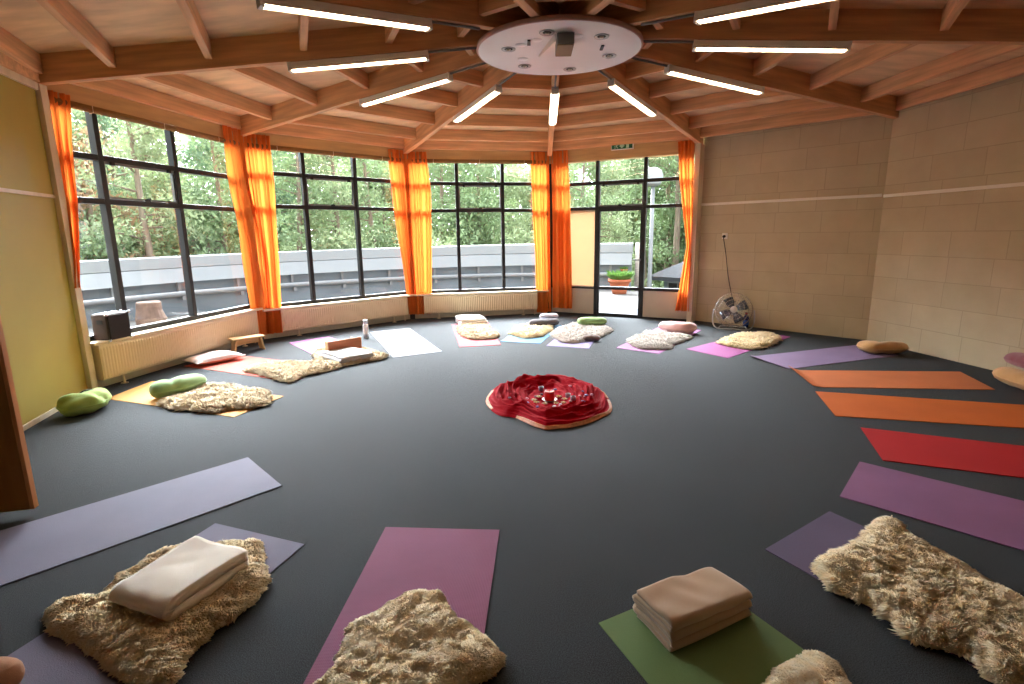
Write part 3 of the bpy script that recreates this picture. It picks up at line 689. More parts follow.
# ------------------------------------------------------------------ exit sign
M['exitgreen']=mat('exit_green',c(10,96,62),.4,var=.02);M['exitwhite']=mat('exit_pictogram',c(170,214,190),.4,var=.01)
xc=WP(3,1.295,-.01,2.845);_,e,n=wall_axes(3)
xt=thing('exit_sign','green emergency exit sign with a white running figure and arrow above the garden door','sign',xc,math.atan2(e[1],e[0]))
sg=1 if (n[0]*-e[1]+n[1]*e[0])>0 else -1
def fb_(x0,x1,z0,z1,d0,d1): return (x0,x1,min(-sg*d0,-sg*d1),max(-sg*d0,-sg*d1),z0,z1)
b=MB();b.box(*fb_(-.185,.185,-.052,.052,-.035,.012));b.build('housing',M['white'],xt,bevel=.004)
b=MB();b.box(*fb_(-.172,.172,-.042,.042,.012,.016));b.build('green_face',M['exitgreen'],xt)
b=MB()
b.box(*fb_(.07,.115,-.034,.034,.016,.018))             # doorway
Y=-sg*.017
def poly(pts): 
    m=len(pts);b.add([(x,Y,z) for x,z in pts]+[(x,Y-sg*.002,z) for x,z in pts],[tuple(range(m)),tuple(range(2*m-1,m-1,-1))]+[(i,(i+1)%m,m+(i+1)%m,m+i) for i in range(m)])
poly([(-.035,.032),(.035,.032),(.035,.006),(.05,.006),(0,-.034),(-.05,.006),(-.035,.006)])   # arrow down
# runner
poly([(-.105,.014),(-.088,.018),(-.08,-.006),(-.096,-.008)]);poly([(-.096,-.008),(-.08,-.006),(-.066,-.018),(-.064,-.034),(-.073,-.034),(-.076,-.02)])
poly([(-.096,-.008),(-.088,-.006),(-.104,-.026),(-.128,-.028),(-.128,-.021),(-.108,-.019)]);poly([(-.09,.016),(-.07,.006),(-.058,.012),(-.06,.017),(-.07,.013),(-.088,.02)])
poly([(-.102,.014),(-.12,.01),(-.126,-.004),(-.12,-.006),(-.115,.004),(-.1,.008)])
poly([(-.09+.011*math.cos(g),.029+.010*math.sin(g)) for g in np.linspace(0,2*PI,12,endpoint=False)])
b.build('pictogram',M['exitwhite'],xt)
# ------------------------------------------------------------------ socket, cord, fan, bottle
e4=np.array(BW[1])-np.array(BW[0]);e4/=np.linalg.norm(e4);n4=np.array([e4[1],-e4[0]]); n4=n4 if n4@np.array(BW[0])<0 else -n4  # into the room
def W4(s,o,z): p=np.array(BW[0])+e4*s+n4*o;return Vector((*p,z))
def hit4(u,v,o=.0):
    A=np.array(BW[0])+n4*o;d=ray(u,v);t=((A-CAM[:2])@n4)/(d[:2]@n4);q=CAM+t*d;return float((q[:2]-A)@e4),float(q[2])
s0,zs0=hit4(725,236)
st=thing('wall_socket','cream wall socket with a black plug in it, above the floor fan','socket',W4(s0,0,zs0),math.atan2(e4[1],e4[0]))
b=MB();b.box(-.045,.045,-.012,-.0005,-.045,.045);b.build('face_plate',M['rail'],st,bevel=.004)
b=MB();b.tube([(-.002,-.012,-.005),(-.002,-.05,-.008)],[.022,.018],14);b.build('plug',M['black'],st,smooth=True)
fc=F(732.5,328.5);fc=Vector((fc.x,fc.y,0));toc=Vector((CAM[0]-fc.x,CAM[1]-fc.y,0)).normalized()
FC=Vector((fc.x,fc.y,.285))
pts=[W4(s0-.002,.052,zs0-.008)]
for u,v in ((726,255),(728,275),(731,292),(733,302)):
    s,z=hit4(u,v,.05);pts.append(W4(s,.05,z))
pts.append(FC-toc*.16+Vector((.02,0,.12)))
def smoothpath(pts,n):
    P=[Vector(p) for p in pts];out=[]
    for i in range(len(P)-1):
        p0,p1,p2,p3=P[max(i-1,0)],P[i],P[i+1],P[min(i+2,len(P)-1)]
        for j in range(n):
            t=j/n;out.append(.5*((2*p1)+(p2-p0)*t+(2*p0-5*p1+4*p2-p3)*t*t+(3*p1-p0-3*p2+p3)*t**3))
    out.append(P[-1]);return out
b=MB();b.tube(smoothpath(pts,6),.006,8);tag(b.build('power_cord',M['black'],smooth=True),'thin dark power cord hanging from the wall socket down to the fan','cord')
ft=thing('floor_fan','round chrome wire floor fan standing by the block wall','fan',fc,math.atan2(-toc.x,toc.y) if False else math.atan2(toc.y,toc.x)-PI/2)
# local +y faces the camera side; fan disc in the xz plane tilted back a little
Mx=Matrix.Translation((0,0,.285))@Matrix.Rotation(math.radians(14),4,'X')@Matrix.Rotation(-PI/2,4,'X')
R=.262
def ring(r,z,n=40): return [Mx@Vector((r*math.cos(2*PI*i/n),r*math.sin(2*PI*i/n),z)) for i in range(n)]
b=MB()
for r,z in ((R,.0),(.21,.055),(.15,.07),(.09,.078)): b.tube(ring(r,z),.0035 if r<R else .007,6,closed=True)
for i in range(28):
    g=2*PI*i/28;cs,sn_=math.cos(g),math.sin(g)
    b.tube([Mx@Vector((r*cs,r*sn_,z)) for r,z in ((.05,.08),(.15,.07),(.21,.055),(R,0))],.0022,5)
b.build('front_grille',M['chrome'],ft,smooth=True)
b=MB()
for r,z in ((.21,-.06),(.12,-.08)): b.tube(ring(r,z),.0035,6,closed=True)
for i in range(28):
    g=2*PI*(i+.5)/28;cs,sn_=math.cos(g),math.sin(g)
    b.tube([Mx@Vector((r*cs,r*sn_,z)) for r,z in ((.07,-.085),(.15,-.075),(.21,-.06),(R,0))],.0022,5)
b.build('rear_grille',M['chrome'],ft,smooth=True)
b=MB();b.lathe([(0,.086),(.04,.084),(.05,.078),(.048,.072)],20,M=Mx);b.build('badge_hub',M['white'],ft,smooth=True)
M['blade']=mat('fan_blade',c(96,98,108),.25,var=.05,metal=.6)
for i in range(4):
    g=2*PI*i/4+.5;vs=[];nn=8
    for j in range(nn+1):
        r=.04+.17*j/nn;w=.035+.075*math.sin(min(1,j/nn*1.15)*PI*.62)
        for sgn in (-1,1):
            a=g+sgn*math.atan2(w,r)*.72;vs.append(Mx@Vector((r*math.cos(a),r*math.sin(a),.004+sgn*.022)))
    b=MB();b.add(vs,[(2*j,2*j+1,2*j+3,2*j+2) for j in range(nn)]);o=b.build('blade',M['blade'],ft,smooth=True);m=o.modifiers.new('solid','SOLIDIFY');m.thickness=.003
b=MB();b.lathe([(0,.03),(.035,.028),(.04,.0),(.06,-.02),(.065,-.12),(.05,-.14),(0,-.145)],20,M=Mx);b.build('motor',M['steel'],ft,smooth=True)
b=MB();b.tube(smoothpath([(-.285,0,.29),(-.29,.02,.1),(-.22,.1,.012),(0,.12,.012),(.22,.1,.012),(.29,.02,.1),(.285,0,.29)],5),.010,8);b.tube([(-.2,.1,.012),(-.18,-.12,.012),(.18,-.12,.012),(.2,.1,.012)],.010,8);b.build('stand',M['steel'],ft,smooth=True)
M['bluebottle']=mat('blue_bottle',c(22,34,92),.2,var=.05);M['redcap']=mat('red_cap',c(150,40,40),.4,var=.02);M['bluelabel']=mat('blue_label',c(46,92,176),.5,var=.05)
q=F(745.5,327);bt=thing('drink_bottle','small dark blue bottle with a red cap standing on the floor beside the fan','bottle',q)
b=MB();b.lathe([(0,.0),(.038,0),(.042,.008),(.042,.14),(.036,.165),(.018,.19),(.016,.2)],20);b.build('bottle_body',M['bluebottle'],bt,smooth=True)
b=MB();b.lathe([(.0425,.035),(.0435,.037),(.0435,.11),(.0425,.112)],20);b.build('label',M['bluelabel'],bt,smooth=True)
b=MB();b.lathe([(.019,.2),(.019,.225),(0,.226)],16);b.build('cap',M['redcap'],bt,smooth=True)
# ------------------------------------------------------------------ loudspeaker on the sill
M['brownvinyl']=mat('brown_vinyl',c(62,42,36),.6,var=.1,vscale=10,bump=.2,bscale=150);M['grillecloth']=mat('dark_grille',c(38,30,32),.8,var=.15,vscale=60,bump=.3,bscale=300)
_,e,n=wall_axes(0);at_=thing('amplifier','dark brown portable amplifier with chrome corners standing on the left window sill','amplifier',WP(0,.15,-.10,ZW[0][0]-.02),math.atan2(e[1],e[0]))
sg=1 if (n[0]*-e[1]+n[1]*e[0])>0 else -1
def yb(a,b_): return (min(sg*a,sg*b_),max(sg*a,sg*b_))
b=MB();b.box(0,.25,*yb(.012,.195),0,.255);b.build('cabinet',M['brownvinyl'],at_,bevel=.012)
b=MB();b.box(.008,.242,*yb(0,.014),.006,.248);b.build('grille',M['grillecloth'],at_,bevel=.006)
b=MB();b.box(-.004,0,*yb(.06,.13),.16,.20);b.build('side_handle',M['black'],at_,bevel=.003)
b=MB();b.box(.01,.24,*yb(.03,.15),.255,.262);b.build('control_panel',M['steel'],at_,bevel=.002)
for i in range(5):
    b=MB();b.lathe([(.012,.262),(.011,.278),(0,.279)],12,(.035+i*.045,sg*.06,0));b.build('knob',M['chrome'],at_,smooth=True)
for x in (0,.25):
    for z in (0.0,.255):
        b=MB();b.obox((x,sg*.01,z),(.014,0,0),(0,.012,0),(0,0,.012));b.build('corner_guard',M['chrome'],at_,bevel=.004)
# ------------------------------------------------------------------ yoga mats
def matmat(name,col,rib=False):
    m=mat(name,col,.7,var=.06,vscale=3,bump=.35,bscale=260,spec=.15)
    if rib:
        nt=m.node_tree;N=nt.nodes;L=nt.links;b=N['Principled BSDF'];tc=N.new('ShaderNodeTexCoord')
        bp=None
        for dr in ('X','Y'):
            w=N.new('ShaderNodeTexWave');w.bands_direction=dr;w.inputs['Scale'].default_value=48;w.inputs['Distortion'].default_value=.4
            L.new(tc.outputs['Object'],w.inputs['Vector']);q=N.new('ShaderNodeBump');q.inputs['Strength'].default_value=.35;q.inputs['Distance'].default_value=.003
            L.new(w.outputs['Fac'],q.inputs['Height'])
            if bp: L.new(bp.outputs[0],q.inputs['Normal'])
            bp=q
        L.new(bp.outputs[0],b.inputs['Normal'])
    return m
def ext(p,q,L): d=(q-p).normalized();return p+d*L
def yoga(pts,label,col,curl=None,rib=False,seed=0,group='yoga mats laid out in a ring',wave=.0018):
    "pts: near-left, near-right, far-right, far-left on the floor"
    P=[np.array((p.x,p.y)) for p in pts];cx=sum(P)/4
    ax=(P[3]-P[0])+(P[2]-P[1]);rz=math.atan2(ax[1],ax[0])
    ca,sa=math.cos(-rz),math.sin(-rz)
    P=[np.array((ca*(p-cx)[0]-sa*(p-cx)[1],sa*(p-cx)[0]+ca*(p-cx)[1])) for p in P]
    nu,nv=44,12;T=.005;U,Vv=np.meshgrid(np.linspace(0,1,nu+1),np.linspace(0,1,nv+1),indexing='ij')
    XY=(1-U)[...,None]*((1-Vv)[...,None]*P[0]+Vv[...,None]*P[1])+U[...,None]*((1-Vv)[...,None]*P[3]+Vv[...,None]*P[2])
    L=np.linalg.norm(P[3]-P[0]);Z=np.zeros_like(U)
    pp=np.dstack([XY,Z]);wz=sn(pp,.9,seed+3);Z+=wave*np.clip(wz,0,1)
    if curl:
        for end,side,h,wd in curl:
            du=(U if end==0 else 1-U)*L;sw=1 if side is None else (Vv if side==1 else 1-Vv)
            k=np.clip(1-du/wd,0,1)**1.7*(.35+.65*sw) if side is not None else np.clip(1-du/wd,0,1)**1.7
            Z+=h*k
    top=np.dstack([XY,Z+T]);bot=np.dstack([XY,Z+.0004])
    b=MB();b.grid(top);b.grid(bot[:,::-1])
    n1=(nu+1)*(nv+1);idx=lambda i,j:i*(nv+1)+j;idb=lambda i,j:n1+i*(nv+1)+(nv-j)
    fs=[]
    for i in range(nu):
        for j in (0,nv): fs.append((idx(i,j),idx(i+1,j),idb(i+1,j),idb(i,j)))
    for j in range(nv):
        for i in (0,nu): fs.append((idx(i,j),idx(i,j+1),idb(i,j+1),idb(i,j)))
    b.f+=fs
    o=b.build('yoga_mat',matmat('mat_'+label.split()[0]+str(seed),col,rib),loc=(cx[0],cx[1],0),rot=(0,0,rz))
    return tag(o,label,'yoga mat',group)
def Q(*uv): return [F(*t) for t in uv]
LEN=1.85
yoga(Q((234,417.5),(283.5,396.5),(152,381.5),(106,399)),'mustard yellow mat nearest the ochre wall, under a green bolster and sheepskin',c(200,146,76),seed=1)
yoga(Q((289,381.5),(335,367),(237,355.5),(184,366.3)),'peach pink mat in front of the little wooden bench at the left radiator',c(176,80,62),seed=2)
a,b_,d_,c_=Q((336,366.5),(384,357),(329,337),(289,343))
yoga([a,b_,d_,c_],'orchid pink mat under the grey blanket and wooden kneeling stool',c(150,76,130),seed=3)
yoga(Q((393,358),(442.5,351.8),(409.7,328.7),(370,332.3)),'plain pale grey-white mat with nothing on it, beside the thermos flask',c(128,130,138),seed=4,wave=.003)
yoga(Q((459.5,347.3),(501,345.2),(488,322),(451.7,324.6)),'coral red mat under a folded white blanket and sheepskin',c(170,44,54),seed=5)
yoga(Q((500.5,341.7),(540.3,344),(562,325.5),(525.5,323.7)),'sky blue mat under a cream sheepskin and dark grey bolster',c(66,116,150),seed=6)
yoga(Q((546.3,346),(588.8,348.9),(605,326),(573,323.5)),'pale lilac mat in front of the garden door under a shaggy white sheepskin',c(130,118,158),seed=7)
yoga(Q((616.3,348),(658.8,354.2),(700.8,330.4),(662,325.8)),'pale orchid mat with a pinkish bolster at its far end, by the door post',c(150,90,142),seed=8)
yoga(Q((686,349.4),(728,358.5),(790.6,337),(755,331.8)),'magenta purple mat in front of the floor fan',c(146,74,130),seed=9)
yoga(Q((748.4,357.2),(787.5,369.5),(898.4,355.6),(859,345)),'dusty violet mat reaching to the block wall corner, tan bolster at its end',c(130,112,142),curl=[(0,0,.022,.12)],seed=10)
yoga(Q((788,370.5),(812.5,387.5),(995,390),(960,372)),'orange mat with a curled inner end, nearest the block wall',c(190,110,68),curl=[(0,0,.05,.13)],seed=11)
def yext(nl,nr,ql,qr,*a,L=LEN,**k):
    A,B,QA,QB=F(*nl),F(*nr),F(*ql),F(*qr);return yoga([A,B,ext(B,QB,L),ext(A,QA,L)],*a,**k)
yext((815.4,391.8),(835.5,416.3),(1024,405.4),(1024,428.5),'brighter orange flat mat between the curled orange mat and the red mat',c(192,98,42),seed=12)
yext((860.6,428),(883,461),(1024,446.6),(1024,478.3),'bright red mat at the right side of the ring',c(172,34,38),seed=13)
yext((865,462.5),(839,497),(1024,502),(1024,551.3),'mauve pink mat below the red mat at the right',c(134,92,128),seed=14) if False else yext((859.6,462.2),(839.5,497),(1024,502),(1024,551.3),'mauve pink mat below the red mat at the right',c(134,92,128),seed=14)
yext((829.4,512),(765,550),(1014,594),(991,677),'slate purple mat under the large cream sheepskin at the lower right',c(94,84,108),seed=15)
yext((704.7,579.5),(598.6,624),(808,653.7),(646.5,682),'olive green mat under a folded beige blanket in the foreground',c(104,128,82),L=1.8,seed=16)
yext((385.7,528),(499.5,530.6),(304.4,683),(483.8,639),'ribbed plum purple mat in the middle foreground',c(140,84,112),rib=True,L=1.8,seed=17)
yext((215.3,524),(304.4,545),(46,632.6),(266.7,576.7),'blue-grey mat under the sheepskin with the white blanket, lower left',c(114,110,130),L=1.75,seed=18)
yext((248,457.8),(281.8,486.4),(39,520),(0,587),'empty slate blue mat at the left, running out past the open door leaf',c(122,119,138),L=1.9,seed=19)
# ------------------------------------------------------------------ sheepskins
def fleece(name,a,b_): return mat(name,a,.85,vcol=b_,vscale=30,detail=3,spec=.08,transl=.5)
M['fleece_cream']=fleece('cream_fleece',c(253,234,196),c(255,246,224))
M['fleece_pale']=fleece('ivory_fleece',c(226,208,178),c(240,228,208))
M['fleece_white']=fleece('white_fleece',c(222,212,204),c(238,232,226))
def inside(px,py,poly):
    r=np.zeros(px.shape,bool);n=len(poly)
    for i in range(n):
        x1,y1=poly[i];x2,y2=poly[(i+1)%n]
        with np.errstate(divide='ignore',invalid='ignore'):
            r^=((y1>py)!=(y2>py))&(px<(x2-x1)*(py-y1)/(y2-y1)+x1)
    return r
def sdist(px,py,poly):
    d=np.full(px.shape,1e9);n=len(poly)
    for i in range(n):
        a=np.array(poly[i]);e=np.array(poly[(i+1)%n])-a;L=max(e@e,1e-12)
        t=np.clip(((px-a[0])*e[0]+(py-a[1])*e[1])/L,0,1);d=np.minimum(d,np.hypot(px-a[0]-t*e[0],py-a[1]-t*e[1]))
    return d
def sheepskin(uv,label,mt,h=.04,nt=6000,tl=.035,tw=.006,g=.03,seed=0,zb=.006,zo=.02,flow=None,group='sheepskins on the mats',lump=.014):
    W_=[F(u,v,zo) for u,v in uv];poly=[(p.x,p.y) for p in W_]
    # rounder outline
    for _ in range(2):
        q=[]
        for i in range(len(poly)):
            a=np.array(poly[i]);b=np.array(poly[(i+1)%len(poly)]);q+=[tuple(a*.78+b*.22),tuple(a*.22+b*.78)]
        poly=q
    PA=np.array(poly);cx=PA.mean(0);PA=PA-cx;rj=np.hypot(PA[:,0],PA[:,1])[:,None];P3=np.column_stack([PA,0*PA[:,0]])
    PA=PA+PA/np.maximum(rj,.01)*(.012*sn(P3,4,seed+40)+.009*sn(P3,11,seed+41))[:,None];poly=[tuple(p) for p in PA]
    lo=PA.min(0)-g*1.5;hi=PA.max(0)+g*1.5
    gx=np.arange(lo[0],hi[0]+g,g);gy=np.arange(lo[1],hi[1]+g,g);X,Y=np.meshgrid(gx,gy,indexing='ij')
    ins=inside(X,Y,poly);d=sdist(X,Y,poly);sd=np.where(ins,d,-d)
    def height(X,Y,sd):
        k=np.clip(sd/.07,0,1);k=np.sqrt(np.clip(1-(1-k)**2,0,1))
        P=np.stack([X,Y,0*X],-1)
        return zb+k*(h+lump*sn(P,5,seed+1)+lump*.7*sn(P,11,seed+2))
    # ---- skin surface
    keep=sd>-g*.7;idx=-np.ones(X.shape,int)
    idx[keep]=np.arange(keep.sum());
    # pull outer points onto the outline by shrinking along the distance gradient
    gxd,gyd=np.gradient(sd,g);m=np.maximum(np.hypot(gxd,gyd),1e-6)
    sh=np.where(sd<0,-sd,0);Xs=X+gxd/m*sh;Ys=Y+gyd/m*sh
    Z=height(Xs,Ys,np.maximum(sd,0));n=keep.sum()
    top=np.stack([Xs[keep],Ys[keep],Z[keep]],1);bot=np.stack([Xs[keep],Ys[keep],np.full(n,zb-.001)],1)
    q=[]
    ok=keep[:-1,:-1]&keep[1:,:-1]&keep[1:,1:]&keep[:-1,1:]
    a=np.stack([idx[:-1,:-1][ok],idx[1:,:-1][ok],idx[1:,1:][ok],idx[:-1,1:][ok]],1)
    vs=np.concatenate([top,bot]);faces=[a,a[:,::-1]+n]
    # side wall
    ed={}
    for f in a:
        for i in range(4):
            e=(f[i],f[(i+1)%4]);ed[e]=1
    bd=[(i,j) for (i,j) in ed if (j,i) not in ed]
    if bd: faces.append(np.array([(j,i,i+n,j+n) for i,j in bd]))
    o_off=len(vs)
    # ---- locks of wool
    r=np.random.RandomState(seed)
    bx=r.uniform(lo[0],hi[0],nt*4);by=r.uniform(lo[1],hi[1],nt*4);k=inside(bx,by,poly);bx,by=bx[k][:nt],by[k][:nt];n2=len(bx)
    dd=sdist(bx,by,poly);bz_=height(bx,by,dd)-.003
    P=np.stack([bx,by,0*bx],1)
    # direction: outwards at the rim, combed by a smooth flow elsewhere
    gp=np.zeros((n2,2));ee=.004
    gp[:,0]=(sdist(bx+ee,by,poly)-sdist(bx-ee,by,poly))/(2*ee);gp[:,1]=(sdist(bx,by+ee,poly)-sdist(bx,by-ee,poly))/(2*ee)
    rim=np.exp(-dd/.05)[:,None]
    fx=np.stack([sn(P,2.5,seed+5),sn(P,2.5,seed+6)],1)*.6+np.stack([sn(P,13,seed+7),sn(P,13,seed+8)],1)*1.25
    if flow is not None: fx+=np.array(flow)
    h2=-gp*rim*1.1+fx*(.75-.4*rim)+r.normal(size=(n2,2))*.17
    D=np.concatenate([h2,(.62-.4*rim)+r.uniform(-.1,.15,(n2,1))],1);D/=np.linalg.norm(D,axis=1)[:,None]
    Lk=tl*r.uniform(.6,1.25,(n2,1));
    S=np.cross(D,r.normal(size=(n2,3)));S/=np.linalg.norm(S,axis=1)[:,None];T=np.cross(D,S)
    cur=np.concatenate([np.stack([sn(P,20,seed+9),sn(P,20,seed+10)],1),np.full((n2,1),-.35)],1)*.55
    B0=np.stack([bx,by,bz_],1);rad=tw*r.uniform(.7,1.3,(n2,1));vv=[]
    B1=B0+D*Lk*.55;B2=B0+D*Lk+cur*Lk
    for B,w in ((B0,1.),(B1,.85)):
        for j in range(3):
            an=2*PI*j/3;vv.append(B+(S*math.cos(an)+T*math.sin(an))*rad*w)
    vv.append(B2);vv=np.stack(vv,1)  # n2,7,3
    vv[...,2]=np.maximum(vv[...,2],zb)
    base=(np.arange(n2)*7+o_off)[:,None]
    fq=np.concatenate([base+np.array([[j,(j+1)%3,3+(j+1)%3,3+j]]) for j in range(3)])
    ft_=np.concatenate([base+np.array([[3+j,3+(j+1)%3,6]]) for j in range(3)])
    vs=np.concatenate([vs,vv.reshape(-1,3)]);faces+=[fq,ft_]
    o=mesh_np('sheepskin',vs,faces,mt,smooth=False);o.location=(cx[0],cx[1],0)
    return tag(o,label,'sheepskin',group)
def cv(pts,x0,y0,s): return [(x0+x/s,y0+y/s) for x,y in pts]
sheepskin(cv([(470,365),(520,345),(580,335),(620,305),(680,295),(760,300),(830,315),(890,320),(905,345),(880,375),(800,385),(740,388),(690,402),(640,394),(560,388),(500,380)],40,310,3.938),'cream sheepskin in front of the green bolster on the mustard mat',M['fleece_pale'],nt=8400,seed=21,h=.020,lump=.010,tw=.0075,tl=.05)
sheepskin(cv([(240,222),(262,205),(330,195),(420,192),(500,195),(570,190),(590,205),(560,215),(500,228),(440,240),(400,265),(370,255),(330,240),(280,228)],180,310,3.657),'flat cream sheepskin across the end of the peach mat',M['fleece_pale'],nt=7200,seed=22,h=.020,lump=.010,tw=.0075,tl=.05)
sheepskin(cv([(150,250),(200,200),(280,180),(420,170),(600,180),(720,200),(760,235),(870,250),(880,275),(800,300),(700,310),(500,350),(420,362),(340,392),(300,370),(310,325),(230,325),(180,305)],300,330,10.24),'ivory sheepskin under the grey blanket and kneeling stool',M['fleece_pale'],nt=7200,seed=23,h=.020,lump=.010,tw=.0075,tl=.05)
sheepskin(cv([(240,290),(270,240),(420,235),(560,235),(610,270),(620,310),(700,345),(735,385),(700,420),(600,425),(500,435),(390,428),(310,395),(250,345)],440,305,12.8),'ivory sheepskin on the coral red mat',M['fleece_pale'],nt=6600,seed=24,h=.020,lump=.010,tw=.0075,tl=.05)
sheepskin(cv([(270,265),(330,275),(440,255),(560,258),(740,275),(700,300),(730,330),(640,345),(630,385),(500,404),(420,417),(330,405),(250,375),(185,365),(240,345),(270,300)],495,305,12.8),'cream sheepskin on the sky blue mat',M['fleece_cream'],nt=6000,seed=25,h=.020,lump=.010,tw=.0075,tl=.05)
sheepskin(cv([(120,260),(160,215),(210,180),(290,160),(360,130),(400,150),(520,150),(650,155),(740,205),(690,225),(640,270),(560,268),(460,280),(440,315),(350,332),(230,325),(190,290)],540,310,10.24),'shaggy white sheepskin on the pale lilac mat',M['fleece_white'],nt=7200,seed=26,h=.020,lump=.010,tw=.0075,tl=.05)
sheepskin(cv([(180,315),(250,275),(340,260),(390,205),(460,235),(550,230),(680,255),(790,260),(840,275),(700,325),(620,345),(620,387),(500,399),(400,392),(290,387),(240,350)],610,310,10.24),'white sheepskin on the pale orchid mat',M['fleece_white'],nt=6600,seed=27,h=.020,lump=.010,tw=.0075,tl=.05)
sheepskin(cv([(380,135),(420,115),(470,105),(540,107),(570,115),(570,130),(540,145),(490,157),(440,150),(400,143)],600,300,3.2),'cream sheepskin on the magenta mat in front of the fan',M['fleece_cream'],nt=6000,seed=28,h=.020,lump=.010,tw=.0075,tl=.05)
sheepskin(cv([(25,200),(110,170),(180,140),(240,90),(250,55),(300,38),(345,55),(365,95),(430,130),(500,180),(570,205),(640,235),(700,290),(760,330),(840,370),(1000,450),(1050,560),(960,700),(760,690),(690,640),(660,580),(560,545),(450,515),(370,480),(300,425),(260,385),(160,330),(70,305),(50,260)],810,510,3.93),'large long-haired cream sheepskin on the slate purple mat, lower right corner',M['fleece_cream'],nt=60000,seed=29,h=.045,tw=.0045,tl=.028,g=.016,lump=.010)
sheepskin([(752,700),(764.5,684),(780,670),(797,657),(808,653.5),(820,656),(835,667),(848,684),(866,715),(850,760),(800,780),(750,740)],'short cream sheepskin on the green mat, cut by the bottom edge',M['fleece_cream'],nt=12000,seed=30,h=.045,tw=.006,tl=.014,g=.015)
sheepskin(cv([(-20,540),(100,450),(110,370),(130,280),(150,235),(260,190),(370,130),(420,85),(560,65),(630,100),(650,150),(690,220),(740,225),(820,290),(870,320),(940,400),(900,470),(800,520),(750,515),(700,590),(620,800),(200,850),(-60,700)],320,580,5.12),'dense curly cream sheepskin on the plum mat, bottom centre',M['fleece_cream'],nt=40000,seed=31,h=.05,tw=.0062,tl=.017,g=.015,lump=.010)
sheepskin(cv([(30,370),(50,320),(130,300),(240,290),(280,230),(370,190),(400,150),(480,115),(600,90),(760,80),(830,80),(845,140),(860,220),(830,290),(740,350),(660,410),(600,470),(560,490),(540,560),(500,620),(400,625),(300,580),(270,530),(180,490),(150,450),(40,430)],40,520,3.793),'long curly cream sheepskin under the folded white blanket, lower left',M['fleece_cream'],nt=42000,seed=32,h=.04,tw=.0062,tl=.021,g=.016)
# ------------------------------------------------------------------ folded blankets
def fabric(name,col,var=.05,bs=300): return mat(name,col,.85,var=var,vscale=4,bump=.3,bscale=bs,sheen=.25,spec=.15)
def blanket(f,pu,pv,z0,h,nl,mt,label,seed=0,wr=.006,round_=1.,name='folded_blanket',sag=0,group=None,cat='blanket'):
    """zig-zag folded cloth: f = corner, pu = corner along the folding direction, pv = corner along the fold lines"""
    f,pu,pv=Vector((f.x,f.y,0)),Vector((pu.x,pu.y,0)),Vector((pv.x,pv.y,0))
    u=pu-f;v=pv-f;Lu,Lv=u.length,v.length;u.normalize();v=(v-u*v.dot(u)).normalized()
    t=h/nl;path=[];ri=t/2
    for i in range(nl):
        zc=t*(i+.5);a,b=(ri,Lu-ri)
        x0,x1=(b,a) if i%2==0 else (a,b)
        if i==0: x0=b
        m=18
        for j in range(m+1): path.append((x0+(x1-x0)*j/m,zc))
        if i<nl-1:
            sgn=-1 if i%2==0 else 1;xc=x1
            for j in range(1,7):
                g=-PI/2+PI*j/7;path.append((xc+sgn*ri*1.15*math.cos(g),zc+t/2+t/2*math.sin(g)))
    path=np.array(path);d=np.gradient(path,axis=0);d/=np.linalg.norm(d,axis=1)[:,None];nrm=np.stack([-d[:,1],d[:,0]],1)
    th=t*.46;A=path+nrm*th;B=path-nrm*th
    loop=np.concatenate([A,B[::-1]]);m=len(loop);nv=30
    G=np.zeros((m,nv+1,3));r=np.random.RandomState(seed)
    for j in range(nv+1):
        q=j/nv;edge=.012*math.sin(9*q+seed)+.0
        G[:,j,0]=loop[:,0];G[:,j,1]=q*Lv;G[:,j,2]=loop[:,1]
    # wrinkles grow with height; layers shift a little against each other
    P=G.copy();lay=np.floor(G[...,2]/t);k=np.clip(G[...,2]/h,0,1)
    G[...,2]+=wr*(.3+.7*k)*sn(P*np.array([1,1,.5]),2.2,seed+1)*np.clip(G[...,2]/t,0,1)+wr*.5*k*sn(P,6,seed+2)
    G[...,0]+=.006*sn(np.stack([lay,P[...,1]*2,0*lay],-1),.7,seed+3)*(k>0.05)+wr*.5*k*sn(P,3,seed+5)
    yo=.012*sn(np.stack([lay*1.7,P[...,0]*3,0*lay],-1),.8,seed+4);G[...,1]+=yo*np.linspace(-1,1,nv+1)[None,:]
    rnd=np.clip(np.minimum(P[...,1],Lv-P[...,1])/.04,0,1);G[...,2]-=(1-rnd)**2*.010*k*round_
    if sag: G[...,2]-=sag*k*((P[...,0]/Lu-.5)**2*4)
    G[...,2]=np.maximum(G[...,2],.0005)
    b=MB();b.grid(G,wrap=True)
    o=len(b.v)-m*(nv+1)
    # end caps: strip between the two faces of the cloth
    na=len(path)
    for j in (0,nv):
        for i in range(na-1):
            b.f.append((i*(nv+1)+j,(i+1)*(nv+1)+j,(m-2-i)*(nv+1)+j,(m-1-i)*(nv+1)+j))
    ob=b.build(name,mt,smooth=True,loc=(f.x,f.y,z0),rot=(0,0,math.atan2(u.y,u.x)))
    # handedness: local y must follow v
    if Vector((-u.y,u.x,0)).dot(v)<0: ob.scale=(1,-1,1)
    return tag(ob,label,cat,group)
M['beige']=fabric('beige_cotton',c(186,158,130));M['offwhite']=fabric('offwhite_fleece',c(244,236,222));M['greywhite']=fabric('greywhite_wool',c(206,206,212));M['white_wool']=fabric('white_wool',c(238,234,228))
fz=.045
blanket(F(671,652,.006),F(634,616,.006),F(752,619,.006),.006,.115,6,M['beige'],'folded beige blanket lying on the olive green mat',seed=41,wr=.012,round_=.5)
P0=F(171,623,.05);P1=F(254,566,.05);P2=F(112,605,.05)
blanket(P0,P1,P2,.05,.10,2,M['offwhite'],'thick folded off-white blanket on the lower left sheepskin',seed=42,wr=.013,sag=.015,round_=.6)
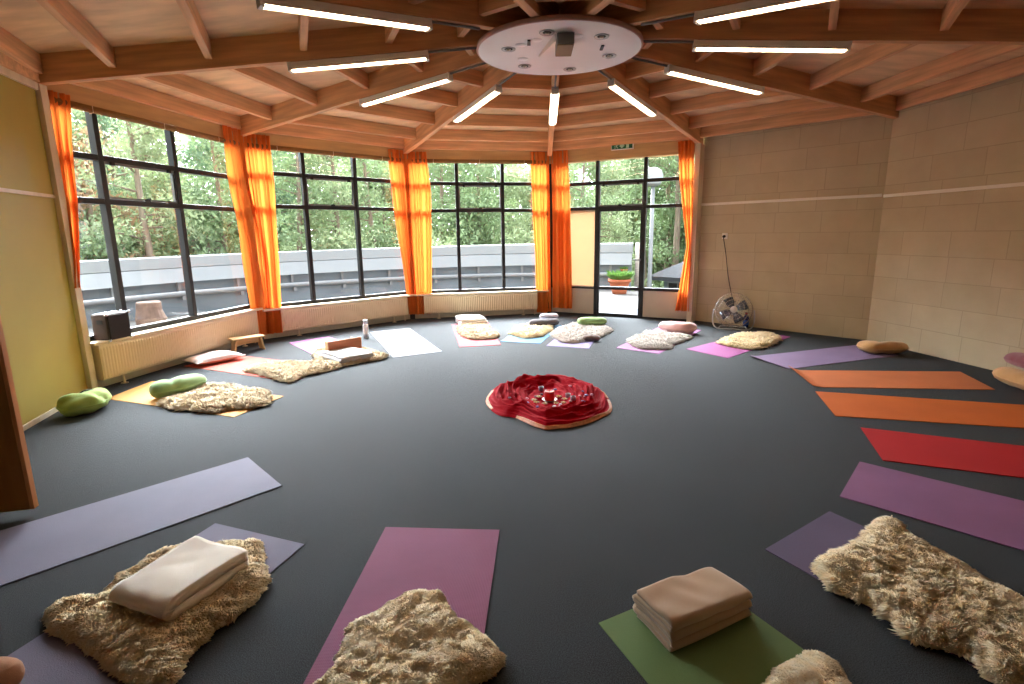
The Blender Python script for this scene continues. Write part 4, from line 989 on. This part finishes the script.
g0=F(341,364,.03);blanket(g0,F(372.5,358,.03),F(333,355,.03),.035,.07,3,M['greywhite'],'folded grey-white blanket in front of the wooden kneeling stool',seed=43,wr=.008)
blanket(F(461,327,.0),F(455.5,322.0,.0),F(487,325.5,.0),.008,.11,3,M['white_wool'],'folded white blanket at the far end of the coral mat',seed=44,wr=.008)
# ------------------------------------------------------------------ bolsters and cushions
def bolster(pts,rad,mt,label,seed=0,flat=.8,wr=.06,z0=.006,name='bolster',cat='bolster',seam=True,pw=.45,group='bolster cushions',dent=0):
    P=smoothpath([Vector((p.x,p.y,0)) for p in pts],10);n=len(P);c0=sum(P,Vector())/n;N=26
    s=np.linspace(0,1,n);prof=rad*np.clip(1-np.abs(2*s-1)**3.2,0,1)**pw
    if dent: prof*=1-dent*np.exp(-((s-.5)/.07)**2)
    G=np.zeros((n,N,3))
    for i,p in enumerate(P):
        t=(P[min(i+1,n-1)]-P[max(i-1,0)]).normalized();x=Vector((t.y,-t.x,0))
        for j in range(N):
            a=2*PI*j/N;q=p-c0+x*math.cos(a)*prof[i];zz=math.sin(a)*prof[i]*flat
            if zz<0: zz*=.82
            G[i,j]=(q.x,q.y,rad*flat*.82+zz)
    disp=sn(G,7,seed)*wr*rad+sn(G*np.array([1,1,.4]),16,seed+1)*wr*.4*rad
    cen=np.array([[p.x-c0.x,p.y-c0.y,rad*flat*.82] for p in P])[:,None,:];dv=G-cen;ln=np.maximum(np.linalg.norm(dv,axis=2,keepdims=True),1e-6)
    G=G+dv/ln*disp[...,None]*np.clip(ln/rad,0,1)
    G[...,2]=np.maximum(G[...,2],.0005)
    b=MB();GG=np.concatenate([G,G[:,:1]],1);b.grid(GG)
    t=thing(name,label,cat,(c0.x,c0.y,z0),0,group)
    b.build('cushion_cover',mt,t,smooth=True)
    if seam:
        b=MB();b.tube([G[i,0]+(G[i,0]-cen[i,0])*.0 for i in range(1,n-1,2)],.005,6);b.build('piping',mt,t,smooth=True)
    return t
M['green_c']=fabric('sage_cotton',c(140,172,112));M['lime_c']=fabric('lime_cotton',c(158,186,98));M['tan_c']=fabric('tan_cotton',c(196,150,98))
M['charcoal_c']=fabric('charcoal_cotton',c(84,78,82));M['lilac_c']=fabric('pale_lilac_cotton',c(196,186,200));M['rose_c']=fabric('rose_cotton',c(206,164,158));M['mauve_c']=fabric('mauve_cotton',c(146,90,98));M['brown_c']=fabric('brown_cotton',c(176,124,88));M['taupe_c']=fabric('taupe_cotton',c(122,108,106))
bolster(Q((152,401),(165,398),(182,394),(204,386.5)),.115,M['green_c'],'sage green bolster lying across the mustard mat',seed=51,dent=.16,wr=.05)
lime=bolster(Q((68,413),(78,415),(92,411),(103,403)),.115,M['lime_c'],'crumpled lime green cushion leaning on the foot of the ochre wall',seed=52,wr=.16,z0=.001,name='cushion',cat='cushion',flat=.85)
b=MB();l0=lime.location
dsp=[(.02,-.13,.085),(.03,-.06,.175),(.05,.0,.19),(.04,.07,.165),(.0,.12,.09)]
b.tube(smoothpath(dsp,6),.006,6);b.build('drawstring',M['dark'],lime,smooth=True)
bolster(Q((530,327),(538,327.5),(548,327),(558,325.5)),.105,M['charcoal_c'],'dark charcoal bolster at the far end of the sky blue mat',seed=53,wr=.05,flat=.7)
lc=bolster(Q((540,324.8),(548,325),(557,324)),.085,M['lilac_c'],'small pale lilac cushion lying on top of the charcoal bolster',seed=54,wr=.05,z0=.1,flat=.6,name='cushion',cat='cushion')
bolster(Q((577,327.5),(588,327.5),(597,327.8),(605,327)),.10,M['green_c'],'sage green bolster on the white sheepskin in front of the garden door',seed=55,wr=.05,z0=.035,flat=.75)
bolster(Q((583,341.5),(592,341),(600,341.5)),.055,M['taupe_c'],'rolled taupe cloth at the near edge of the shaggy white sheepskin',seed=56,wr=.1,z0=.006,name='rolled_cloth',cat='cloth',seam=False)
bolster(Q((660,331),(672,333),(684,334),(694,332.5)),.115,M['rose_c'],'rose pink bolster at the far end of the pale orchid mat',seed=57,wr=.06,flat=.8)
bolster(Q((861,350),(872,353.5),(888,354),(904,352.5)),.115,M['tan_c'],'tan crescent bolster at the end of the violet mat by the block wall',seed=58,wr=.04,flat=.7,dent=.12)
bolster(Q((1001,379),(1012,385),(1030,391),(1046,396)),.12,M['tan_c'],'tan bolster at the right edge, under the mauve cushion',seed=59,wr=.05,z0=.001,flat=.72)
bolster(Q((1008,379),(1018,383),(1034,388),(1050,393)),.105,M['mauve_c'],'mauve cushion stacked on the tan bolster at the right edge',seed=60,wr=.06,z0=.158,flat=.7,name='cushion',cat='cushion')
bolster(Q((-46,716),(-30,704),(-6,700),(9,704)),.085,M['brown_c'],'brown cushion on the blue-grey mat in the lower left corner',seed=61,wr=.04,z0=.006,flat=.8,name='cushion',cat='cushion')
# pillow on the peach mat
def pillow(cn,eu,ev,th,mt,label,seed,z0=.006,cat='pillow'):
    n=26;U,Vv=np.meshgrid(np.linspace(-1,1,n),np.linspace(-1,1,n),indexing='ij')
    pr=np.clip((1-np.abs(U)**2.6)*(1-np.abs(Vv)**2.6),0,1)**.55
    pin=1-.10*(np.abs(U)*np.abs(Vv))**1.2-.06*(1-pr)
    X=U*eu*(1-.08*(1-np.abs(Vv)**2)*np.abs(U)**4);Y=Vv*ev*(1-.08*(1-np.abs(U)**2)*np.abs(Vv)**4)
    P=np.dstack([X,Y,0*X]);w=sn(P,5,seed)*.012*pr
    top=np.dstack([X,Y,th*.45+th*.55*pr+w]);bot=np.dstack([X,Y,th*.45-th*.44*pr])
    t=thing('pillow',label,cat,(cn.x,cn.y,z0),0)
    b=MB();b.grid(top);b.build('pillow_top',mt,t,smooth=True);b=MB();b.grid(bot[:,::-1]);b.build('pillow_underside',M['peach_c'],t,smooth=True)
    e=[top[i,0] for i in range(n)]+[top[-1,j] for j in range(1,n)]+[top[i,-1] for i in range(n-2,-1,-1)]+[top[0,j] for j in range(n-2,0,-1)]
    b=MB();b.tube(e,.006,6,closed=True);b.build('piping',mt,t,smooth=True);return t
M['peach_c']=fabric('peach_cotton',c(232,150,130));M['pinkwhite']=fabric('pinkish_white_cotton',c(232,218,220))
pa,pb,pc=F(189,367),F(238,357.5),F(197,360)
t=pillow(F(215,362),.28,.18,.11,M['pinkwhite'],'pinkish white pillow at the radiator end of the peach mat',71)
t.rotation_euler=(0,0,math.atan2(pb.y-pa.y,pb.x-pa.x))
# ------------------------------------------------------------------ wooden bench, kneeling stool, thermos
M['benchwood']=mat('bench_pine',c(218,184,134),.5,var=.1,vscale=2,vstretch=(2,18,18))
M['stoolwood']=mat('stool_wood',c(170,104,66),.5,var=.12,vscale=2,vstretch=(2,18,18))
A=F(233.5,352.8);B=F(262.5,348.4);m=(A+B)/2;d=(B-A);Lb=d.length
t=thing('wooden_bench','small pale pine bench standing against the left radiator','bench',m,math.atan2(d.y,d.x))
b=MB();b.box(-Lb/2-.02,Lb/2+.02,-.09,.09,.165,.187);b.build('seat',M['benchwood'],t,bevel=.004)
for sx in (-1,1):
    b=MB();x=sx*(Lb/2-.03);b.hexa([(x+sx*.03-.011,-.08,0),(x+sx*.03+.011,-.08,0),(x+sx*.03+.011,.08,0),(x+sx*.03-.011,.08,0)],[(x-.011,-.08,.165),(x+.011,-.08,.165),(x+.011,.08,.165),(x-.011,.08,.165)]);b.build('leg',M['benchwood'],t,bevel=.003)
b=MB();b.box(-Lb/2+.04,Lb/2-.04,-.012,.012,.095,.165);b.build('stretcher',M['benchwood'],t)
A=F(329,358.5);B=F(362,352.5);m=(A+B)/2;d=B-A;Lb=d.length
t=thing('kneeling_stool','reddish brown wooden kneeling stool lying on its side behind the grey blanket','stool',(m.x,m.y,.036),math.atan2(d.y,d.x))
b=MB();b.box(-Lb/2,Lb/2,-.01,.01,.0,.17);b.build('seat',M['stoolwood'],t,bevel=.004)
for sx in (-1,1):
    b=MB();x=sx*(Lb/2-.05);b.hexa([(x-.01,.01,.01),(x+.01,.01,.01),(x+.01,.16,.0),(x-.01,.16,.0)],[(x-.01,.01,.135),(x+.01,.01,.135),(x+.01,.16,.155),(x-.01,.16,.155)]);b.build('leg',M['benchwood'],t,bevel=.003)
q=F(366.3,338.2)
t=thing('thermos_flask','slim white and steel thermos flask standing on the carpet by the pale mat','thermos flask',q)
b=MB();b.lathe([(0,0),(.036,0),(.04,.006),(.04,.045),(.04,.19),(.03,.215)],24);b.build('flask_body',M['white'],t,smooth=True)
b=MB();b.lathe([(.041,.02),(.0415,.022),(.0415,.06),(.041,.062)],24);b.build('steel_band',M['steel'],t,smooth=True)
b=MB();b.lathe([(.031,.213),(.033,.22),(.033,.262),(.028,.27),(0,.271)],24);b.build('lid',M['steel'],t,smooth=True)
# ------------------------------------------------------------------ red cloth with candle and stones in the middle
CW=[F(u,v,.02) for u,v in cv([(52,350),(60,310),(90,265),(140,205),(230,180),(320,160),(350,125),(420,118),(520,135),(640,108),(750,92)],480,365,9.775)+cv([(240,90),(300,120),(360,150),(450,165),(540,195),(620,240),(680,320),(712,400),(690,460),(600,500),(500,545),(400,575),(280,600),(160,605),(60,622)],540,365,9.775)+cv([(600,605),(530,585),(430,535),(330,490),(210,488),(130,445),(80,395)],480,365,9.775)]
poly=[(p.x,p.y) for p in CW]
for _ in range(2):
    q=[]
    for i in range(len(poly)):
        a=np.array(poly[i]);b=np.array(poly[(i+1)%len(poly)]);q+=[tuple(a*.75+b*.25),tuple(a*.25+b*.75)]
    poly=q
PA=np.array(poly);cx=PA.mean(0);PA=PA-cx;th=np.arctan2(PA[:,1],PA[:,0]);od=np.argsort(th);tho=th[od];ro=np.hypot(PA[:,0],PA[:,1])[od]
M['redcloth']=mat('crimson_satin',c(150,4,22),.8,var=.12,vscale=3,spec=.04)
M['goldtrim']=mat('gold_braid',c(186,118,78),.6,var=.25,vscale=40)
na,nr=420,120;A=np.linspace(-PI,PI,na,endpoint=False);Rr=np.interp(A,np.concatenate([tho-2*PI,tho,tho+2*PI]),np.concatenate([ro,ro,ro]))
q=np.linspace(.02,1,nr);Ag,Qg=np.meshgrid(A,q,indexing='ij');RR=Rr[:,None]*Qg
X=RR*np.cos(Ag);Y=RR*np.sin(Ag);P=np.dstack([X,Y,0*X])
# folds run mostly around the circle, higher towards the rim
Qw=Qg+.035*sn(np.dstack([np.cos(Ag)*.8,np.sin(Ag)*.8,0*Ag]),1.2,86)
w1=sn(np.dstack([np.cos(Ag)*.5,np.sin(Ag)*.5,Qw*3.2]),1.5,81);w2=sn(np.dstack([np.cos(Ag)*.7,np.sin(Ag)*.7,Qw*7.5]),1.4,82);w3=sn(P,9,83);w4=sn(np.dstack([np.cos(Ag)*1.2,np.sin(Ag)*1.2,Qw*14]),1.2,84)
rid=lambda w:1-np.minimum(np.abs(w)*1.15,1)
env=np.clip((Qg-.30)/.35,0,1)*np.clip((.985-Qg)/.24,0,1)**.8
Zc=.004+.012*rid(w2)**2+env*(.016+.040*rid(w1)**1.6+.026*rid(w2)**1.8+.012*rid(w4)**1.5)+.005*env*w3
Zc*=np.clip((1.02-Qg)/.06,0.3,1);Zc+=.008*rid(w2)*(Qg>.8)*(1-Qg)*5
Zc=np.maximum(Zc,.003)
tc_=thing('altar_cloth','rumpled crimson satin cloth with gold trim at the middle of the room','cloth',(cx[0],cx[1],0))
G=np.dstack([X,Y,Zc]);b=MB();b.grid(G,wrap=True);b.build('cloth',M['redcloth'],tc_,smooth=True)
jg=nr-6
def cloth_z(x,y):
    x-=cx[0];y-=cx[1];a=math.atan2(y,x);i=int(round((a+PI)/(2*PI)*na))%na;r=math.hypot(x,y)/Rr[i];j=int(np.clip((r-.02)/.98*(nr-1),0,nr-1));return float(Zc[max(0,i-1):i+2,max(0,j-1):j+2].max())
for a0,a1 in ((150,212),(-118,-2),(2,22)):
    g=G[:, jg:].copy();ids=[i for i in range(na) if a0<=math.degrees(A[i])<=a1 or a0<=math.degrees(A[i])+360<=a1]
    if a0==150: ids=sorted(ids,key=lambda i:math.degrees(A[i])%360)
    S=G[ids][:,jg:].copy();S[...,2]+=.0035
    b=MB();b.grid(S);o=b.build('gold_trim',M['goldtrim'],tc_,smooth=True);m=o.modifiers.new('solid','SOLIDIFY');m.thickness=.003
M['candle']=mat('red_wax',c(214,34,34),.4,var=.06,vscale=10,spec=.4,transl=.15);M['dish']=mat('pale_dish',c(160,112,100),.35,var=.03);M['wick']=mat('wick',c(40,34,30),.8,var=.1)
cp=F(549.5,398.5,.03);cz=cloth_z(cp.x,cp.y)
t=thing('candle_dish','small pale dish under the red candle on the crimson cloth','dish',(cp.x,cp.y,cz))
b=MB();b.lathe([(0,0),(.05,0),(.066,.010),(.07,.013),(.064,.014),(.05,.007),(0,.006)],28);b.build('dish',M['dish'],t,smooth=True);DZ_=cz+.007
t=thing('candle','thick red pillar candle standing at the centre of the crimson cloth','candle',(cp.x,cp.y,DZ_))
b=MB();b.lathe([(0,0),(.043,0),(.045,.004),(.045,.076),(.04,.082),(.034,.078),(.015,.072),(0,.071)],28);b.build('wax_body',M['candle'],t,smooth=True)
b=MB();b.tube([(0,0,.07),(.001,0,.082),(.004,0,.088)],.0018,6);b.build('wick',M['wick'],t)
stones=[('glass_violet',c(120,90,150),'violet'),('glass_rose',c(206,120,140),'rose'),('glass_clear',c(200,190,200),'clear'),('stone_dark',c(70,50,60),'dark plum')]
SM=[mat(n_,cl_,.4,var=.1,vscale=20,spec=.3) for n_,cl_,_ in stones]
r=np.random.RandomState(5);k=0
spots=[]
for i in range(300):
    a=r.uniform(0,2*PI);rr_=r.uniform(.15,.36);x,y=cp.x+rr_*math.cos(a)*1.15,cp.y+rr_*math.sin(a)*.95
    if all((x-p[0])**2+(y-p[1])**2>.05**2 for p in spots): spots.append((x,y))
    if len(spots)>=26: break
for i,(x,y) in enumerate(spots):
    j=i%4;s=r.uniform(.011,.017);b=MB();pr=[(0,0),(s*.7,s*.05),(s,s*.45),(s*.85,s*.8),(s*.45,s*1.05),(0,s*1.1)];b.lathe(pr,9)
    o=b.build('glass_stone',SM[j],loc=(x,y,cloth_z(x,y)-.002),smooth=j<3);o.rotation_euler=(0,0,r.uniform(0,6));o.scale=(1.2,.85,.8)
    tag(o,'small %s pebble in the ring of pebbles on the crimson cloth'%stones[j][2],'pebble','pebbles on the crimson cloth')
M['petal']=mat('cream_petal',c(206,176,140),.6,var=.08,transl=.2);M['flowercentre']=mat('flower_centre',c(214,170,60),.7,var=.1)
for i in range(9):
    a=2*PI*i/9+.2;x,y=cp.x+.125*math.cos(a)*1.1,cp.y+.115*math.sin(a)
    t=thing('flower','cream flower head lying round the red candle','flower',(x,y,cloth_z(x,y)),a,'flower heads around the candle')
    for j in range(6):
        g=2*PI*j/6;b=MB();cs,ss=math.cos(g),math.sin(g);w=.009
        b.add([(cs*.004,ss*.004,.006),(cs*.018-ss*w,ss*.018+cs*w,.012),(cs*.03,ss*.03,.009),(cs*.018+ss*w,ss*.018-cs*w,.012)],[(0,1,2,3)])
        o=b.build('petal',M['petal'],t);m=o.modifiers.new('solid','SOLIDIFY');m.thickness=.0015
    b=MB();b.lathe([(0,0),(.008,.002),(.009,.008),(.005,.013),(0,.014)],10);b.build('flower_centre',M['flowercentre'],t,smooth=True)
M['jar']=mat('tealight_glass',c(150,110,130),.15,var=.03,spec=.6)
for (u,v,l) in ((541,389.5,'small glass tealight holder behind the candle on the crimson cloth'),(568,396.5,'small glass tealight holder right of the candle'),(573,401.5,'small glass tealight holder nearest the right folds of the cloth')):
    p=F(u,v,.03);t=thing('tealight_holder',l,'tealight holder',(p.x,p.y,cloth_z(p.x,p.y)))
    b=MB();b.lathe([(0,0),(.022,0),(.022,.006),(.024,.034),(.021,.034),(.022,.008),(0,.007)],18);b.build('glass_cup',M['jar'],t,smooth=True)
    b=MB();b.lathe([(0,.008),(.019,.008),(.019,.02),(0,.021)],16);b.build('tealight',M['petal'],t,smooth=True)
